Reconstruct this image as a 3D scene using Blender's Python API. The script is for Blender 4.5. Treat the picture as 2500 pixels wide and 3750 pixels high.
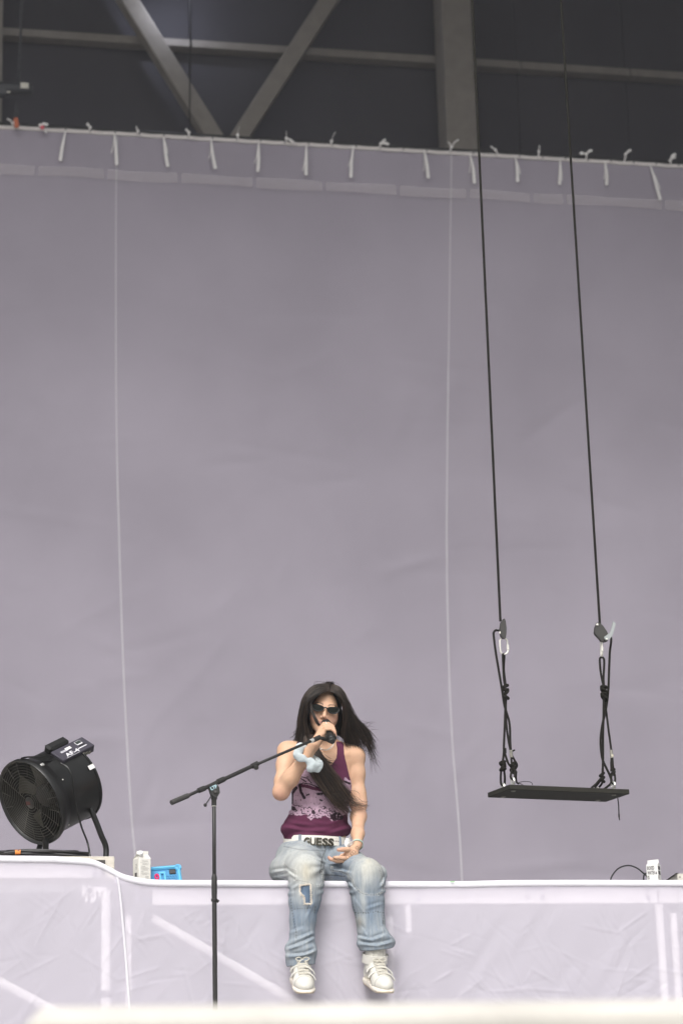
import bpy, math, random
import numpy as np
from mathutils import Vector, Matrix, Euler

SC = bpy.context.scene
for _o in list(bpy.data.objects):
    bpy.data.objects.remove(_o)
COL = SC.collection
rng = np.random.default_rng(7)
random.seed(7)

# ------------------------------------------------------------------ camera
FPX = 8750.0                      # focal length in pixels of the 2500 x 3750 photograph
YAW, PITCH, ROLL = math.radians(11.5), math.radians(16.0), math.radians(1.6)
_h = Vector((math.sin(YAW), math.cos(YAW), 0))
FWD = (math.cos(PITCH) * _h + Vector((0, 0, math.sin(PITCH)))).normalized()
_r0 = Vector((math.cos(YAW), -math.sin(YAW), 0))
_u0 = _r0.cross(FWD)
RGT = math.cos(ROLL) * _r0 - math.sin(ROLL) * _u0
UPV = math.sin(ROLL) * _r0 + math.cos(ROLL) * _u0
def ray(px, py):
    return FWD + RGT * ((px - 1250) / FPX) + UPV * ((1875 - py) / FPX)
CAM = -10.8 * ray(1200, 3222)     # the origin is the front edge of the riser below the singer
cam_data = bpy.data.cameras.new("camera")
cam = bpy.data.objects.new("camera", cam_data)
COL.objects.link(cam)
cam_data.sensor_fit = 'VERTICAL'
cam_data.sensor_height = 36.0
cam_data.lens = 36.0 * FPX / 3750.0
cam_data.clip_start = 0.1
cam_data.clip_end = 3000
cam_data.dof.use_dof = True
cam_data.dof.focus_distance = 10.8
cam_data.dof.aperture_fstop = 4.0
_m = Matrix((RGT, UPV, -FWD)).transposed().to_4x4()
_m.translation = CAM
cam.matrix_world = _m
SC.camera = cam

# ------------------------------------------------------------------ sky, sun, exposure
world = bpy.data.worlds.new("World")
SC.world = world
world.use_nodes = True
_nt = world.node_tree
_bg = _nt.nodes["Background"]
_sky = _nt.nodes.new("ShaderNodeTexSky")
_sky.sky_type = 'NISHITA'
_sky.sun_disc = False
SUN_EL, SUN_AZ = math.radians(46), math.radians(200)     # soft light from the audience side
_sky.sun_elevation = SUN_EL
_sky.sun_rotation = SUN_AZ
_sky.air_density = 1.0
_sky.dust_density = 6.0
_sky.ozone_density = 1.0
_hsv = _nt.nodes.new("ShaderNodeHueSaturation")          # cloud cover greys the sky
_hsv.inputs["Saturation"].default_value = 0.12
_nt.links.new(_sky.outputs[0], _hsv.inputs["Color"])
_nt.links.new(_hsv.outputs[0], _bg.inputs[0])
_bg.inputs[1].default_value = 0.14
sun_data = bpy.data.lights.new("sun", 'SUN')
sun_data.energy = 1.3
sun_data.angle = math.radians(30)
sun_data.color = (1.0, 0.965, 0.92)
sun = bpy.data.objects.new("sun", sun_data)
COL.objects.link(sun)
_sd = Vector((math.sin(SUN_AZ) * math.cos(SUN_EL), math.cos(SUN_AZ) * math.cos(SUN_EL), math.sin(SUN_EL)))
sun.rotation_euler = (-_sd).to_track_quat('-Z', 'Y').to_euler()
SC.view_settings.view_transform = 'Standard'
SC.view_settings.look = 'None'
SC.view_settings.exposure = 0.36
SC.view_settings.gamma = 1.0
SC.view_settings.use_curve_mapping = False
SC.render.engine = 'CYCLES'
SC.cycles.use_denoising = True
SC.cycles.max_bounces = 8
SC.cycles.transparent_max_bounces = 24
SC.cycles.sample_clamp_indirect = 6.0

# ------------------------------------------------------------------ helpers
def P(px, py, Y):
    """point of the vertical plane Y that the photograph shows at (px, py)"""
    d = ray(px, py)
    return CAM + d * ((Y - CAM.y) / d.y)
def PZ(px, py, Z):
    d = ray(px, py)
    return CAM + d * ((Z - CAM.z) / d.z)
_C, _F, _R, _U = (np.array(v, dtype=np.float64) for v in (CAM, FWD, RGT, UPV))
def project(v):
    w = np.asarray(v, dtype=np.float64) - _C
    z = w @ _F
    return 1250 + FPX * (w @ _R) / z, 1875 - FPX * (w @ _U) / z
def PXM(Y):
    return FPX / ((Vector((0, Y, 0)) - CAM).dot(FWD))      # pixels per metre at depth Y

MATS = {}
def mat(name, col=(0.5, 0.5, 0.5), rough=0.5, metal=0.0, var=0.0, scale=20.0, bump=0.0, bscale=None, attr=None,
        spec=0.5, sss=0.0, stretch=(1, 1, 1), coat=0.0, sheen=0.0):
    if name in MATS:
        return MATS[name]
    m = bpy.data.materials.new(name)
    m.use_nodes = True
    nt = m.node_tree
    b = nt.nodes["Principled BSDF"]
    b.inputs["Roughness"].default_value = rough
    b.inputs["Metallic"].default_value = metal
    b.inputs["Specular IOR Level"].default_value = spec
    if coat:
        b.inputs["Coat Weight"].default_value = coat
    if sheen:
        b.inputs["Sheen Weight"].default_value = sheen
    if sss:
        b.inputs["Subsurface Weight"].default_value = sss
        b.inputs["Subsurface Radius"].default_value = (0.012, 0.005, 0.003)
        b.inputs["Subsurface Scale"].default_value = 1.0
    tc = nt.nodes.new("ShaderNodeTexCoord")
    mp = nt.nodes.new("ShaderNodeMapping")
    mp.inputs["Scale"].default_value = stretch
    nt.links.new(tc.outputs["Object"], mp.inputs["Vector"])
    src = None
    if attr:
        at = nt.nodes.new("ShaderNodeAttribute")
        at.attribute_name = attr
        src = at.outputs["Color"]
    if var > 0:
        n = nt.nodes.new("ShaderNodeTexNoise")
        n.inputs["Scale"].default_value = scale
        n.inputs["Detail"].default_value = 6
        n.inputs["Roughness"].default_value = 0.65
        nt.links.new(mp.outputs[0], n.inputs["Vector"])
        mr = nt.nodes.new("ShaderNodeMapRange")
        mr.inputs["From Min"].default_value = 0.25
        mr.inputs["From Max"].default_value = 0.75
        mr.inputs["To Min"].default_value = 1 - var
        mr.inputs["To Max"].default_value = 1 + var
        nt.links.new(n.outputs["Fac"], mr.inputs["Value"])
        mx = nt.nodes.new("ShaderNodeMix")
        mx.data_type = 'RGBA'
        mx.blend_type = 'MULTIPLY'
        mx.inputs["Factor"].default_value = 1.0
        if src is not None:
            nt.links.new(src, mx.inputs["A"])
        else:
            mx.inputs["A"].default_value = (*col, 1)
        nt.links.new(mr.outputs[0], mx.inputs["B"])
        src = mx.outputs["Result"]
    if src is not None:
        nt.links.new(src, b.inputs["Base Color"])
    else:
        b.inputs["Base Color"].default_value = (*col, 1)
    if bump > 0:
        n2 = nt.nodes.new("ShaderNodeTexNoise")
        n2.inputs["Scale"].default_value = bscale or scale * 3
        n2.inputs["Detail"].default_value = 5
        nt.links.new(mp.outputs[0], n2.inputs["Vector"])
        bp = nt.nodes.new("ShaderNodeBump")
        bp.inputs["Strength"].default_value = 1.0
        bp.inputs["Distance"].default_value = bump
        nt.links.new(n2.outputs["Fac"], bp.inputs["Height"])
        nt.links.new(bp.outputs[0], b.inputs["Normal"])
    MATS[name] = m
    return m

def link(o, parent=None):
    COL.objects.link(o)
    if parent is not None:
        o.parent = parent
        o.matrix_parent_inverse = PINV.get(parent.name, IDM)
    return o
PINV = {}
IDM = Matrix.Identity(4)
def thing(name, loc, label, cat, group=None, kind=None):
    o = bpy.data.objects.new(name, None)
    o.empty_display_size = 0.05
    o.location = loc
    COL.objects.link(o)
    PINV[o.name] = Matrix.Translation(-Vector(loc))
    tag(o, label, cat, group, kind)
    return o
def tag(o, label=None, cat=None, group=None, kind=None):
    if label: o["label"] = label
    if cat: o["category"] = cat
    if group: o["group"] = group
    if kind: o["kind"] = kind
    return o

class MB:
    """collects shapes and links them as one mesh object"""
    def __init__(self):
        self.v, self.f = [], []
    def add(self, verts, faces):
        n = len(self.v)
        self.v += [tuple(p) for p in verts]
        self.f += [tuple(i + n for i in q) for q in faces]
        return self
    def box(self, c, s, M=None, bev=0.0):
        """box of size s at c; M a 3x3 of column axes; bev chamfers the edges"""
        hx, hy, hz = s[0] / 2, s[1] / 2, s[2] / 2
        if bev <= 0:
            vs = [Vector((x, y, z)) for x in (-hx, hx) for y in (-hy, hy) for z in (-hz, hz)]
            fs = [(0, 1, 3, 2), (4, 6, 7, 5), (0, 4, 5, 1), (2, 3, 7, 6), (0, 2, 6, 4), (1, 5, 7, 3)]
        else:
            b = min(bev, hx * .95, hy * .95, hz * .95)
            vs, idx = [], {}
            for sx in (-1, 1):
                for sy in (-1, 1):
                    for sz in (-1, 1):
                        for k, p in enumerate(((hx, hy - b, hz - b), (hx - b, hy, hz - b), (hx - b, hy - b, hz))):
                            idx[sx, sy, sz, k] = len(vs)
                            vs.append(Vector((p[0] * sx, p[1] * sy, p[2] * sz)))
            fs = []
            for s_ in (-1, 1):
                fs.append([idx[s_, -1, -1, 0], idx[s_, 1, -1, 0], idx[s_, 1, 1, 0], idx[s_, -1, 1, 0]])
                fs.append([idx[-1, s_, -1, 1], idx[1, s_, -1, 1], idx[1, s_, 1, 1], idx[-1, s_, 1, 1]])
                fs.append([idx[-1, -1, s_, 2], idx[1, -1, s_, 2], idx[1, 1, s_, 2], idx[-1, 1, s_, 2]])
            for a in (-1, 1):
                for c_ in (-1, 1):
                    fs.append([idx[a, c_, -1, 0], idx[a, c_, 1, 0], idx[a, c_, 1, 1], idx[a, c_, -1, 1]])
                    fs.append([idx[a, -1, c_, 0], idx[a, 1, c_, 0], idx[a, 1, c_, 2], idx[a, -1, c_, 2]])
                    fs.append([idx[-1, a, c_, 1], idx[1, a, c_, 1], idx[1, a, c_, 2], idx[-1, a, c_, 2]])
            for sx in (-1, 1):
                for sy in (-1, 1):
                    for sz in (-1, 1):
                        fs.append([idx[sx, sy, sz, k] for k in range(3)])
            out = []
            for q in fs:
                cc = sum((vs[i] for i in q), Vector()) / len(q)
                nn = (vs[q[1]] - vs[q[0]]).cross(vs[q[2]] - vs[q[0]])
                out.append(q if nn.dot(cc) > 0 else q[::-1])
            fs = out
        c = Vector(c)
        if M is not None:
            vs = [M @ p for p in vs]
        return self.add([c + p for p in vs], fs)
    def tube(self, pts, r, n=8, cap=True, closed=False, flat=1.0, up=None):
        """tube along pts; r a radius or a list; flat squeezes the second axis"""
        pts = [Vector(p) for p in pts]
        m = len(pts)
        rs = [r] * m if isinstance(r, (int, float)) else list(r)
        nrm = None
        vs = []
        for i, p in enumerate(pts):
            if closed:
                t = pts[(i + 1) % m] - pts[i - 1]
            else:
                t = pts[min(i + 1, m - 1)] - pts[max(i - 1, 0)]
            if t.length < 1e-9:
                t = Vector((0, 0, 1))
            t.normalize()
            if nrm is None:
                a = Vector(up) if up is not None else (Vector((0, 0, 1)) if abs(t.z) < 0.9 else Vector((0, 1, 0)))
                nrm = (a - t * a.dot(t)).normalized()
            else:
                nrm = nrm - t * nrm.dot(t)
                nrm = nrm.normalized() if nrm.length > 1e-6 else t.orthogonal().normalized()
            bn = t.cross(nrm)
            for k in range(n):
                a = 2 * math.pi * k / n
                vs.append(p + (nrm * math.cos(a) + bn * (math.sin(a) * flat)) * rs[i])
        fs = []
        for i in range(m if closed else m - 1):
            j = (i + 1) % m
            for k in range(n):
                l = (k + 1) % n
                fs.append((i * n + k, i * n + l, j * n + l, j * n + k))
        if cap and not closed:
            fs.append(tuple(reversed(range(n))))
            fs.append(tuple(range((m - 1) * n, m * n)))
        return self.add(vs, fs)
    def lathe(self, c, axis, prof, n=32, up=None, closed_ends=True):
        """profile [(distance along axis, radius)] turned about axis at c"""
        c, axis = Vector(c), Vector(axis).normalized()
        a = Vector(up) if up is not None else axis.orthogonal()
        x = (a - axis * a.dot(axis)).normalized()
        y = axis.cross(x)
        vs = []
        for (t, r) in prof:
            for k in range(n):
                an = 2 * math.pi * k / n
                vs.append(c + axis * t + (x * math.cos(an) + y * math.sin(an)) * r)
        fs = []
        for i in range(len(prof) - 1):
            for k in range(n):
                l = (k + 1) % n
                fs.append((i * n + k, i * n + l, (i + 1) * n + l, (i + 1) * n + k))
        if closed_ends:
            fs.append(tuple(reversed(range(n))))
            fs.append(tuple(range((len(prof) - 1) * n, len(prof) * n)))
        return self.add(vs, fs)
    def prism(self, poly, c, ax, ay, th):
        """polygon [(u, v)] in the axes ax, ay at c, given the thickness th towards ax x ay"""
        c, ax, ay = Vector(c), Vector(ax), Vector(ay)
        nz = ax.cross(ay).normalized() * th
        n = len(poly)
        vs = [c + ax * u + ay * v for u, v in poly] + [c + ax * u + ay * v + nz for u, v in poly]
        fs = [tuple(reversed(range(n))), tuple(range(n, 2 * n))]
        fs += [(i, (i + 1) % n, (i + 1) % n + n, i + n) for i in range(n)]
        return self.add(vs, fs)
    def build(self, name, m, parent=None, smooth=False, angle=40):
        me = bpy.data.meshes.new(name)
        me.from_pydata(self.v, [], self.f)
        me.update()
        if smooth:
            me.polygons.foreach_set("use_smooth", [True] * len(me.polygons))
            if angle:
                try:
                    me.set_sharp_from_angle(angle=math.radians(angle))
                except Exception:
                    pass
        me.materials.append(m)
        o = bpy.data.objects.new(name, me)
        return link(o, parent)

def smooth_path(pts, n=8):
    """Catmull-Rom through pts, n points per span"""
    pts = [Vector(p) for p in pts]
    out = []
    for i in range(len(pts) - 1):
        p0 = pts[i - 1] if i > 0 else pts[0] * 2 - pts[1]
        p1, p2 = pts[i], pts[i + 1]
        p3 = pts[i + 2] if i + 2 < len(pts) else pts[-1] * 2 - pts[-2]
        for k in range(n):
            t = k / n
            out.append(0.5 * ((2 * p1) + (p2 - p0) * t + (2 * p0 - 5 * p1 + 4 * p2 - p3) * t * t + (3 * p1 - p0 - 3 * p2 + p3) * t ** 3))
    out.append(pts[-1])
    return out

def lettering(txt, c, ax, ay, height, width=None, depth=0.0006, bold=0.022):
    """flat raised letters: (verts, faces) centred at c, ax along the line, ay up"""
    cu = bpy.data.curves.new("lettering", 'FONT')
    cu.body = txt
    cu.align_x = 'CENTER'
    cu.align_y = 'CENTER'
    cu.extrude = 0.02
    cu.resolution_u = 3
    cu.offset = bold
    o = bpy.data.objects.new("lettering", cu)
    COL.objects.link(o)
    dg = bpy.context.evaluated_depsgraph_get()
    dg.update()
    me = o.evaluated_get(dg).to_mesh()
    co = np.empty(len(me.vertices) * 3)
    me.vertices.foreach_get("co", co)
    co = co.reshape(-1, 3)
    fs = [tuple(p.vertices) for p in me.polygons]
    o.evaluated_get(dg).to_mesh_clear()
    bpy.data.objects.remove(o)
    bpy.data.curves.remove(cu)
    lo, hi = co.min(0), co.max(0)
    co = co - (lo + hi) / 2
    sy = height / (hi[1] - lo[1])
    sx = (width / (hi[0] - lo[0])) if width else sy
    ax, ay = Vector(ax).normalized(), Vector(ay).normalized()
    az = ax.cross(ay)
    c = Vector(c)
    return [c + ax * (p[0] * sx) + ay * (p[1] * sy) + az * (p[2] / 0.02 * depth) for p in co], fs

# ---- signed distance fields turned into meshes (for bodies and cloth)
class Field:
    def __init__(self, lo, hi, h):
        self.lo = np.array(lo, dtype=np.float64)
        self.h = h
        self.n = np.ceil((np.array(hi) - self.lo) / h).astype(int) + 1
        self.d = np.full(self.n, 1.0, dtype=np.float32)
        self.ax = [self.lo[i] + h * np.arange(self.n[i]) for i in range(3)]
    def region(self, lo, hi, pad):
        s = []
        for i in range(3):
            a = int(max(0, math.floor((lo[i] - pad - self.lo[i]) / self.h)))
            b = int(min(self.n[i], math.ceil((hi[i] + pad - self.lo[i]) / self.h) + 1))
            s.append(slice(a, max(a, b)))
        g = np.meshgrid(*[self.ax[i][s[i]] for i in range(3)], indexing='ij', sparse=True)
        return tuple(s), g
    def _comb(self, s, b, k, op):
        a = self.d[s]
        if a.size == 0:
            return
        b = b.astype(np.float32)
        if op == 'cut':
            b = -b
            t = np.clip(0.5 - 0.5 * (b - a) / k, 0, 1) if k > 0 else (b < a)
            self.d[s] = (a * t + b * (1 - t) + k * t * (1 - t)) if k > 0 else np.maximum(a, b)
            return
        if k > 0:
            t = np.clip(0.5 + 0.5 * (b - a) / k, 0, 1)
            self.d[s] = b * (1 - t) + a * t - k * t * (1 - t)
        else:
            self.d[s] = np.minimum(a, b)
    def cone(self, a, b, ra, rb, k=0.01, op='add', flat=None):
        """round cone from a to b; flat = (axis, factor) widens it across axis"""
        a, b = np.array(a, float), np.array(b, float)
        R = max(ra, rb) * (1.0 if flat is None else max(1.0, flat[1]))
        s, (x, y, z) = self.region(np.minimum(a, b) - R, np.maximum(a, b) + R, k + 3 * self.h)
        ab = b - a
        L2 = max(ab @ ab, 1e-12)
        t = np.clip(((x - a[0]) * ab[0] + (y - a[1]) * ab[1] + (z - a[2]) * ab[2]) / L2, 0, 1)
        dx, dy, dz = x - (a[0] + t * ab[0]), y - (a[1] + t * ab[1]), z - (a[2] + t * ab[2])
        if flat is not None:
            u = np.array(flat[0], float)
            u /= np.linalg.norm(u)
            q = (dx * u[0] + dy * u[1] + dz * u[2]) * (1 - 1 / flat[1])
            dx, dy, dz = dx - q * u[0], dy - q * u[1], dz - q * u[2]
        self._comb(s, np.sqrt(dx * dx + dy * dy + dz * dz) - (ra + t * (rb - ra)), k, op)
    def chain(self, pts, rs, k=0.008, op='add', flat=None):
        for i in range(len(pts) - 1):
            self.cone(pts[i], pts[i + 1], rs[i], rs[i + 1], k, op, flat)
    def ell(self, c, r, k=0.01, op='add', M=None):
        """ellipsoid; M a 3x3 whose columns are its axes"""
        c, r = np.array(c, float), np.array(r, float)
        R = max(r)
        s, (x, y, z) = self.region(c - R, c + R, k + 3 * self.h)
        dx, dy, dz = x - c[0], y - c[1], z - c[2]
        if M is not None:
            M = np.array(M, float)
            dx, dy, dz = (dx * M[0, i] + dy * M[1, i] + dz * M[2, i] for i in range(3))
        dx, dy, dz = dx / r[0], dy / r[1], dz / r[2]
        k0 = np.sqrt(dx * dx + dy * dy + dz * dz)
        k1 = np.sqrt((dx / r[0]) ** 2 + (dy / r[1]) ** 2 + (dz / r[2]) ** 2) + 1e-9
        self._comb(s, np.where(k0 < 1e-6, -min(r), k0 * (k0 - 1) / k1), k, op)
    def rbox(self, c, half, rad, k=0.005, op='add', M=None):
        c, half = np.array(c, float), np.array(half, float)
        R = np.linalg.norm(half)
        s, (x, y, z) = self.region(c - R, c + R, k + 3 * self.h)
        dx, dy, dz = x - c[0], y - c[1], z - c[2]
        if M is not None:
            M = np.array(M, float)
            dx, dy, dz = (dx * M[0, i] + dy * M[1, i] + dz * M[2, i] for i in range(3))
        qx, qy, qz = abs(dx) - half[0] + rad, abs(dy) - half[1] + rad, abs(dz) - half[2] + rad
        o = np.sqrt(np.maximum(qx, 0) ** 2 + np.maximum(qy, 0) ** 2 + np.maximum(qz, 0) ** 2)
        self._comb(s, o + np.minimum(np.maximum(np.maximum(qx, qy), qz), 0) - rad, k, op)
    def grid(self):
        return np.meshgrid(*self.ax, indexing='ij', sparse=True)
    def mesh(self, name, m, parent=None, color=None, relax=1):
        """surface nets"""
        d, h = self.d, self.h
        d = np.pad(d, 1, constant_values=1.0)
        lo = self.lo - h
        inside = d < 0
        nx, ny, nz = d.shape
        acc = np.zeros((nx - 1, ny - 1, nz - 1, 3), dtype=np.float32)
        cnt = np.zeros((nx - 1, ny - 1, nz - 1), dtype=np.float32)
        corners = [(i, j, k) for i in (0, 1) for j in (0, 1) for k in (0, 1)]
        def sub(a, o):
            return a[o[0]:nx - 1 + o[0], o[1]:ny - 1 + o[1], o[2]:nz - 1 + o[2]]
        tot = sum(sub(inside, c).astype(np.int8) for c in corners)
        act = (tot > 0) & (tot < 8)
        cells = np.argwhere(act)
        vals = np.stack([d[cells[:, 0] + c[0], cells[:, 1] + c[1], cells[:, 2] + c[2]] for c in corners], 1)
        pos = np.zeros((len(cells), 3))
        num = np.zeros(len(cells))
        for ia, ca in enumerate(corners):
            for ib, cb in enumerate(corners):
                if ib <= ia or sum(abs(ca[q] - cb[q]) for q in range(3)) != 1:
                    continue
                va, vb = vals[:, ia], vals[:, ib]
                cr = (va < 0) != (vb < 0)
                t = np.where(cr, va / np.where(va == vb, 1, va - vb), 0)
                p = np.array(ca) + t[:, None] * (np.array(cb) - np.array(ca))
                pos += np.where(cr[:, None], p, 0)
                num += cr
        pos = pos / num[:, None] + cells
        index = np.full(act.shape, -1, dtype=np.int64)
        index[act] = np.arange(len(cells))
        faces = []
        for axi in range(3):
            o = [0, 0, 0]
            o[axi] = 1
            A = inside[1:nx - 1, 1:ny - 1, 1:nz - 1]
            B = inside[1 + o[0]:nx - 1 + o[0], 1 + o[1]:ny - 1 + o[1], 1 + o[2]:nz - 1 + o[2]]
            e = np.argwhere(A != B) + 1
            if len(e) == 0:
                continue
            sgn = inside[e[:, 0], e[:, 1], e[:, 2]]
            u, w = [(1, 2), (2, 0), (0, 1)][axi]
            q = []
            for (du, dw) in ((1, 1), (0, 1), (0, 0), (1, 0)):
                cidx = e.copy()
                cidx[:, u] -= du
                cidx[:, w] -= dw
                q.append(index[cidx[:, 0], cidx[:, 1], cidx[:, 2]])
            q = np.stack(q, 1)
            q[~sgn] = q[~sgn][:, ::-1]
            faces.append(q)
        faces = np.concatenate(faces)
        faces = faces[(faces >= 0).all(1)]
        co = lo + pos * h
        for _ in range(relax):
            sm = np.zeros_like(co)
            ct = np.zeros(len(co))
            for a, b in ((0, 1), (1, 2), (2, 3), (3, 0)):
                np.add.at(sm, faces[:, a], co[faces[:, b]])
                np.add.at(sm, faces[:, b], co[faces[:, a]])
                np.add.at(ct, faces[:, a], 1)
                np.add.at(ct, faces[:, b], 1)
            co = 0.5 * co + 0.5 * sm / ct[:, None]
        me = bpy.data.meshes.new(name)
        me.vertices.add(len(co))
        me.vertices.foreach_set("co", co.astype(np.float32).ravel())
        me.loops.add(faces.size)
        me.loops.foreach_set("vertex_index", faces.astype(np.int32).ravel())
        me.polygons.add(len(faces))
        me.polygons.foreach_set("loop_start", np.arange(0, faces.size, 4, dtype=np.int32))
        me.polygons.foreach_set("use_smooth", np.ones(len(faces), dtype=bool))
        me.update()
        me.validate()
        if color is not None:
            c = color(co)
            at = me.attributes.new("Col", 'FLOAT_COLOR', 'POINT')
            at.data.foreach_set("color", np.concatenate([c, np.ones((len(c), 1))], 1).astype(np.float32).ravel())
        me.materials.append(m)
        o = bpy.data.objects.new(name, me)
        return link(o, parent)

def vnoise(p, scale, seed=0):
    """smooth value noise in -1..1 at points p (n x 3)"""
    p = np.asarray(p, float) * scale + seed * 17.31
    i = np.floor(p).astype(np.int64)
    f = p - i
    f = f * f * (3 - 2 * f)
    def hsh(a, b, c):
        n = (a * 374761393 + b * 668265263 + c * 2147483647 + seed * 1274126177) & 0xFFFFFFFF
        n = ((n ^ (n >> 13)) * 1274126177) & 0xFFFFFFFF
        return ((n ^ (n >> 16)) & 0xFFFF) / 32767.5 - 1
    out = 0
    for dx in (0, 1):
        for dy in (0, 1):
            for dz in (0, 1):
                w = (f[..., 0] if dx else 1 - f[..., 0]) * (f[..., 1] if dy else 1 - f[..., 1]) * (f[..., 2] if dz else 1 - f[..., 2])
                out = out + w * hsh(i[..., 0] + dx, i[..., 1] + dy, i[..., 2] + dz)
    return out

def poly_sd(poly, x, z):
    """signed distance (inside negative) of points to a polygon"""
    poly = np.array(poly, float)
    d = np.full(np.broadcast(x, z).shape, 1e9)
    ins = np.zeros(d.shape, bool)
    n = len(poly)
    for i in range(n):
        a, b = poly[i], poly[(i + 1) % n]
        e = b - a
        t = np.clip(((x - a[0]) * e[0] + (z - a[1]) * e[1]) / (e @ e + 1e-12), 0, 1)
        d = np.minimum(d, np.hypot(x - a[0] - t * e[0], z - a[1] - t * e[1]))
        c = ((a[1] > z) != (b[1] > z)) & (x < (b[0] - a[0]) * (z - a[1]) / (b[1] - a[1] + 1e-12) + a[0])
        ins ^= c
    return np.where(ins, -d, d)

def creases(pts2, segs, width, amp):
    """height of straight ridge creases: pts2 (n x 2), segs [(x0, y0, x1, y1, a)]"""
    out = np.zeros(len(pts2))
    for (x0, y0, x1, y1, a) in segs:
        L = math.hypot(x1 - x0, y1 - y0) + 1e-9
        pad = width * 4
        sel = np.nonzero((pts2[:, 0] > min(x0, x1) - pad) & (pts2[:, 0] < max(x0, x1) + pad) & (pts2[:, 1] > min(y0, y1) - pad) & (pts2[:, 1] < max(y0, y1) + pad))[0]
        if len(sel) == 0:
            continue
        q = pts2[sel] - (x0, y0)
        u = (q[:, 0] * (x1 - x0) + q[:, 1] * (y1 - y0)) / L
        v = (q[:, 0] * (y1 - y0) - q[:, 1] * (x1 - x0)) / L
        t = np.clip(u / L, 0, 1)
        d = np.hypot(v, u - t * L)
        out[sel] += a * amp * np.exp(-(d / width) ** 2) * np.sqrt(np.clip(np.sin(math.pi * np.clip(u / L, 0.02, .98)), 0, 1))
    return out
# ------------------------------------------------------------------ materials of the setting
def scrim(name, col, clear, trans=0.35, bump=0.0, wrinkle=0.0, mottle=0.05, mscale=0.6):
    """thin woven cloth: partly clear, partly translucent, finely creased"""
    m = bpy.data.materials.new(name)
    m.use_nodes = True
    nt = m.node_tree
    N, L = nt.nodes, nt.links
    N.remove(N["Principled BSDF"])
    out = N["Material Output"]
    tc = N.new("ShaderNodeTexCoord")
    n = N.new("ShaderNodeTexNoise")
    n.inputs["Scale"].default_value = mscale
    n.inputs["Detail"].default_value = 5
    L.new(tc.outputs["Object"], n.inputs["Vector"])
    mr = N.new("ShaderNodeMapRange")
    mr.inputs["From Min"].default_value, mr.inputs["From Max"].default_value = 0.3, 0.7
    mr.inputs["To Min"].default_value, mr.inputs["To Max"].default_value = 1 - mottle, 1 + mottle
    L.new(n.outputs["Fac"], mr.inputs["Value"])
    mx = N.new("ShaderNodeMix")
    mx.data_type, mx.blend_type = 'RGBA', 'MULTIPLY'
    mx.inputs["Factor"].default_value = 1
    mx.inputs["A"].default_value = (*col, 1)
    L.new(mr.outputs[0], mx.inputs["B"])
    df, tr, tp = N.new("ShaderNodeBsdfDiffuse"), N.new("ShaderNodeBsdfTranslucent"), N.new("ShaderNodeBsdfTransparent")
    L.new(mx.outputs["Result"], df.inputs["Color"])
    L.new(mx.outputs["Result"], tr.inputs["Color"])
    m1, m2 = N.new("ShaderNodeMixShader"), N.new("ShaderNodeMixShader")
    m1.inputs[0].default_value = trans
    L.new(df.outputs[0], m1.inputs[1])
    L.new(tr.outputs[0], m1.inputs[2])
    m2.inputs[0].default_value = clear
    L.new(m1.outputs[0], m2.inputs[1])
    L.new(tp.outputs[0], m2.inputs[2])
    L.new(m2.outputs[0], out.inputs["Surface"])
    if wrinkle > 0:
        # long folds from a warped noise and short sharp creases from cell edges
        wn = N.new("ShaderNodeTexNoise")
        wn.inputs["Scale"].default_value = 2.2
        wn.inputs["Detail"].default_value = 3
        L.new(tc.outputs["Object"], wn.inputs["Vector"])
        ad = N.new("ShaderNodeMixRGB")
        ad.blend_type = 'ADD'
        ad.inputs[0].default_value = 0.3
        L.new(tc.outputs["Object"], ad.inputs[1])
        L.new(wn.outputs["Color"], ad.inputs[2])
        mp = N.new("ShaderNodeMapping")
        mp.inputs["Rotation"].default_value = (0, math.radians(28), 0)
        mp.inputs["Scale"].default_value = (2.6, 1, 6.5)
        L.new(ad.outputs[0], mp.inputs["Vector"])
        vo = N.new("ShaderNodeTexVoronoi")
        vo.feature = 'DISTANCE_TO_EDGE'
        vo.inputs["Scale"].default_value = 1.5
        L.new(mp.outputs[0], vo.inputs["Vector"])
        cr = N.new("ShaderNodeMapRange")
        cr.inputs["From Min"].default_value, cr.inputs["From Max"].default_value = 0.0, 0.10
        cr.inputs["To Min"].default_value, cr.inputs["To Max"].default_value = 1.0, 0.0
        cr.interpolation_type = 'SMOOTHSTEP'
        L.new(vo.outputs["Distance"], cr.inputs["Value"])
        mk = N.new("ShaderNodeTexNoise")
        mk.inputs["Scale"].default_value = 3.0
        L.new(tc.outputs["Object"], mk.inputs["Vector"])
        mkr = N.new("ShaderNodeMapRange")
        mkr.inputs["From Min"].default_value, mkr.inputs["From Max"].default_value = 0.45, 0.62
        L.new(mk.outputs["Fac"], mkr.inputs["Value"])
        ml = N.new("ShaderNodeMath")
        ml.operation = 'MULTIPLY'
        L.new(cr.outputs[0], ml.inputs[0])
        L.new(mkr.outputs[0], ml.inputs[1])
        fo = N.new("ShaderNodeTexNoise")
        fo.inputs["Scale"].default_value = 9
        fo.inputs["Detail"].default_value = 6
        fo.inputs["Roughness"].default_value = 0.6
        L.new(mp.outputs[0], fo.inputs["Vector"])
        sm = N.new("ShaderNodeMath")
        sm.operation = 'MULTIPLY_ADD'
        sm.inputs[1].default_value = 0.35
        L.new(fo.outputs["Fac"], sm.inputs[0])
        L.new(ml.outputs[0], sm.inputs[2])
        bp = N.new("ShaderNodeBump")
        bp.inputs["Distance"].default_value = wrinkle
        L.new(sm.outputs[0], bp.inputs["Height"])
        L.new(bp.outputs[0], df.inputs["Normal"])
        L.new(bp.outputs[0], tr.inputs["Normal"])
    MATS[name] = m
    return m

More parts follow.
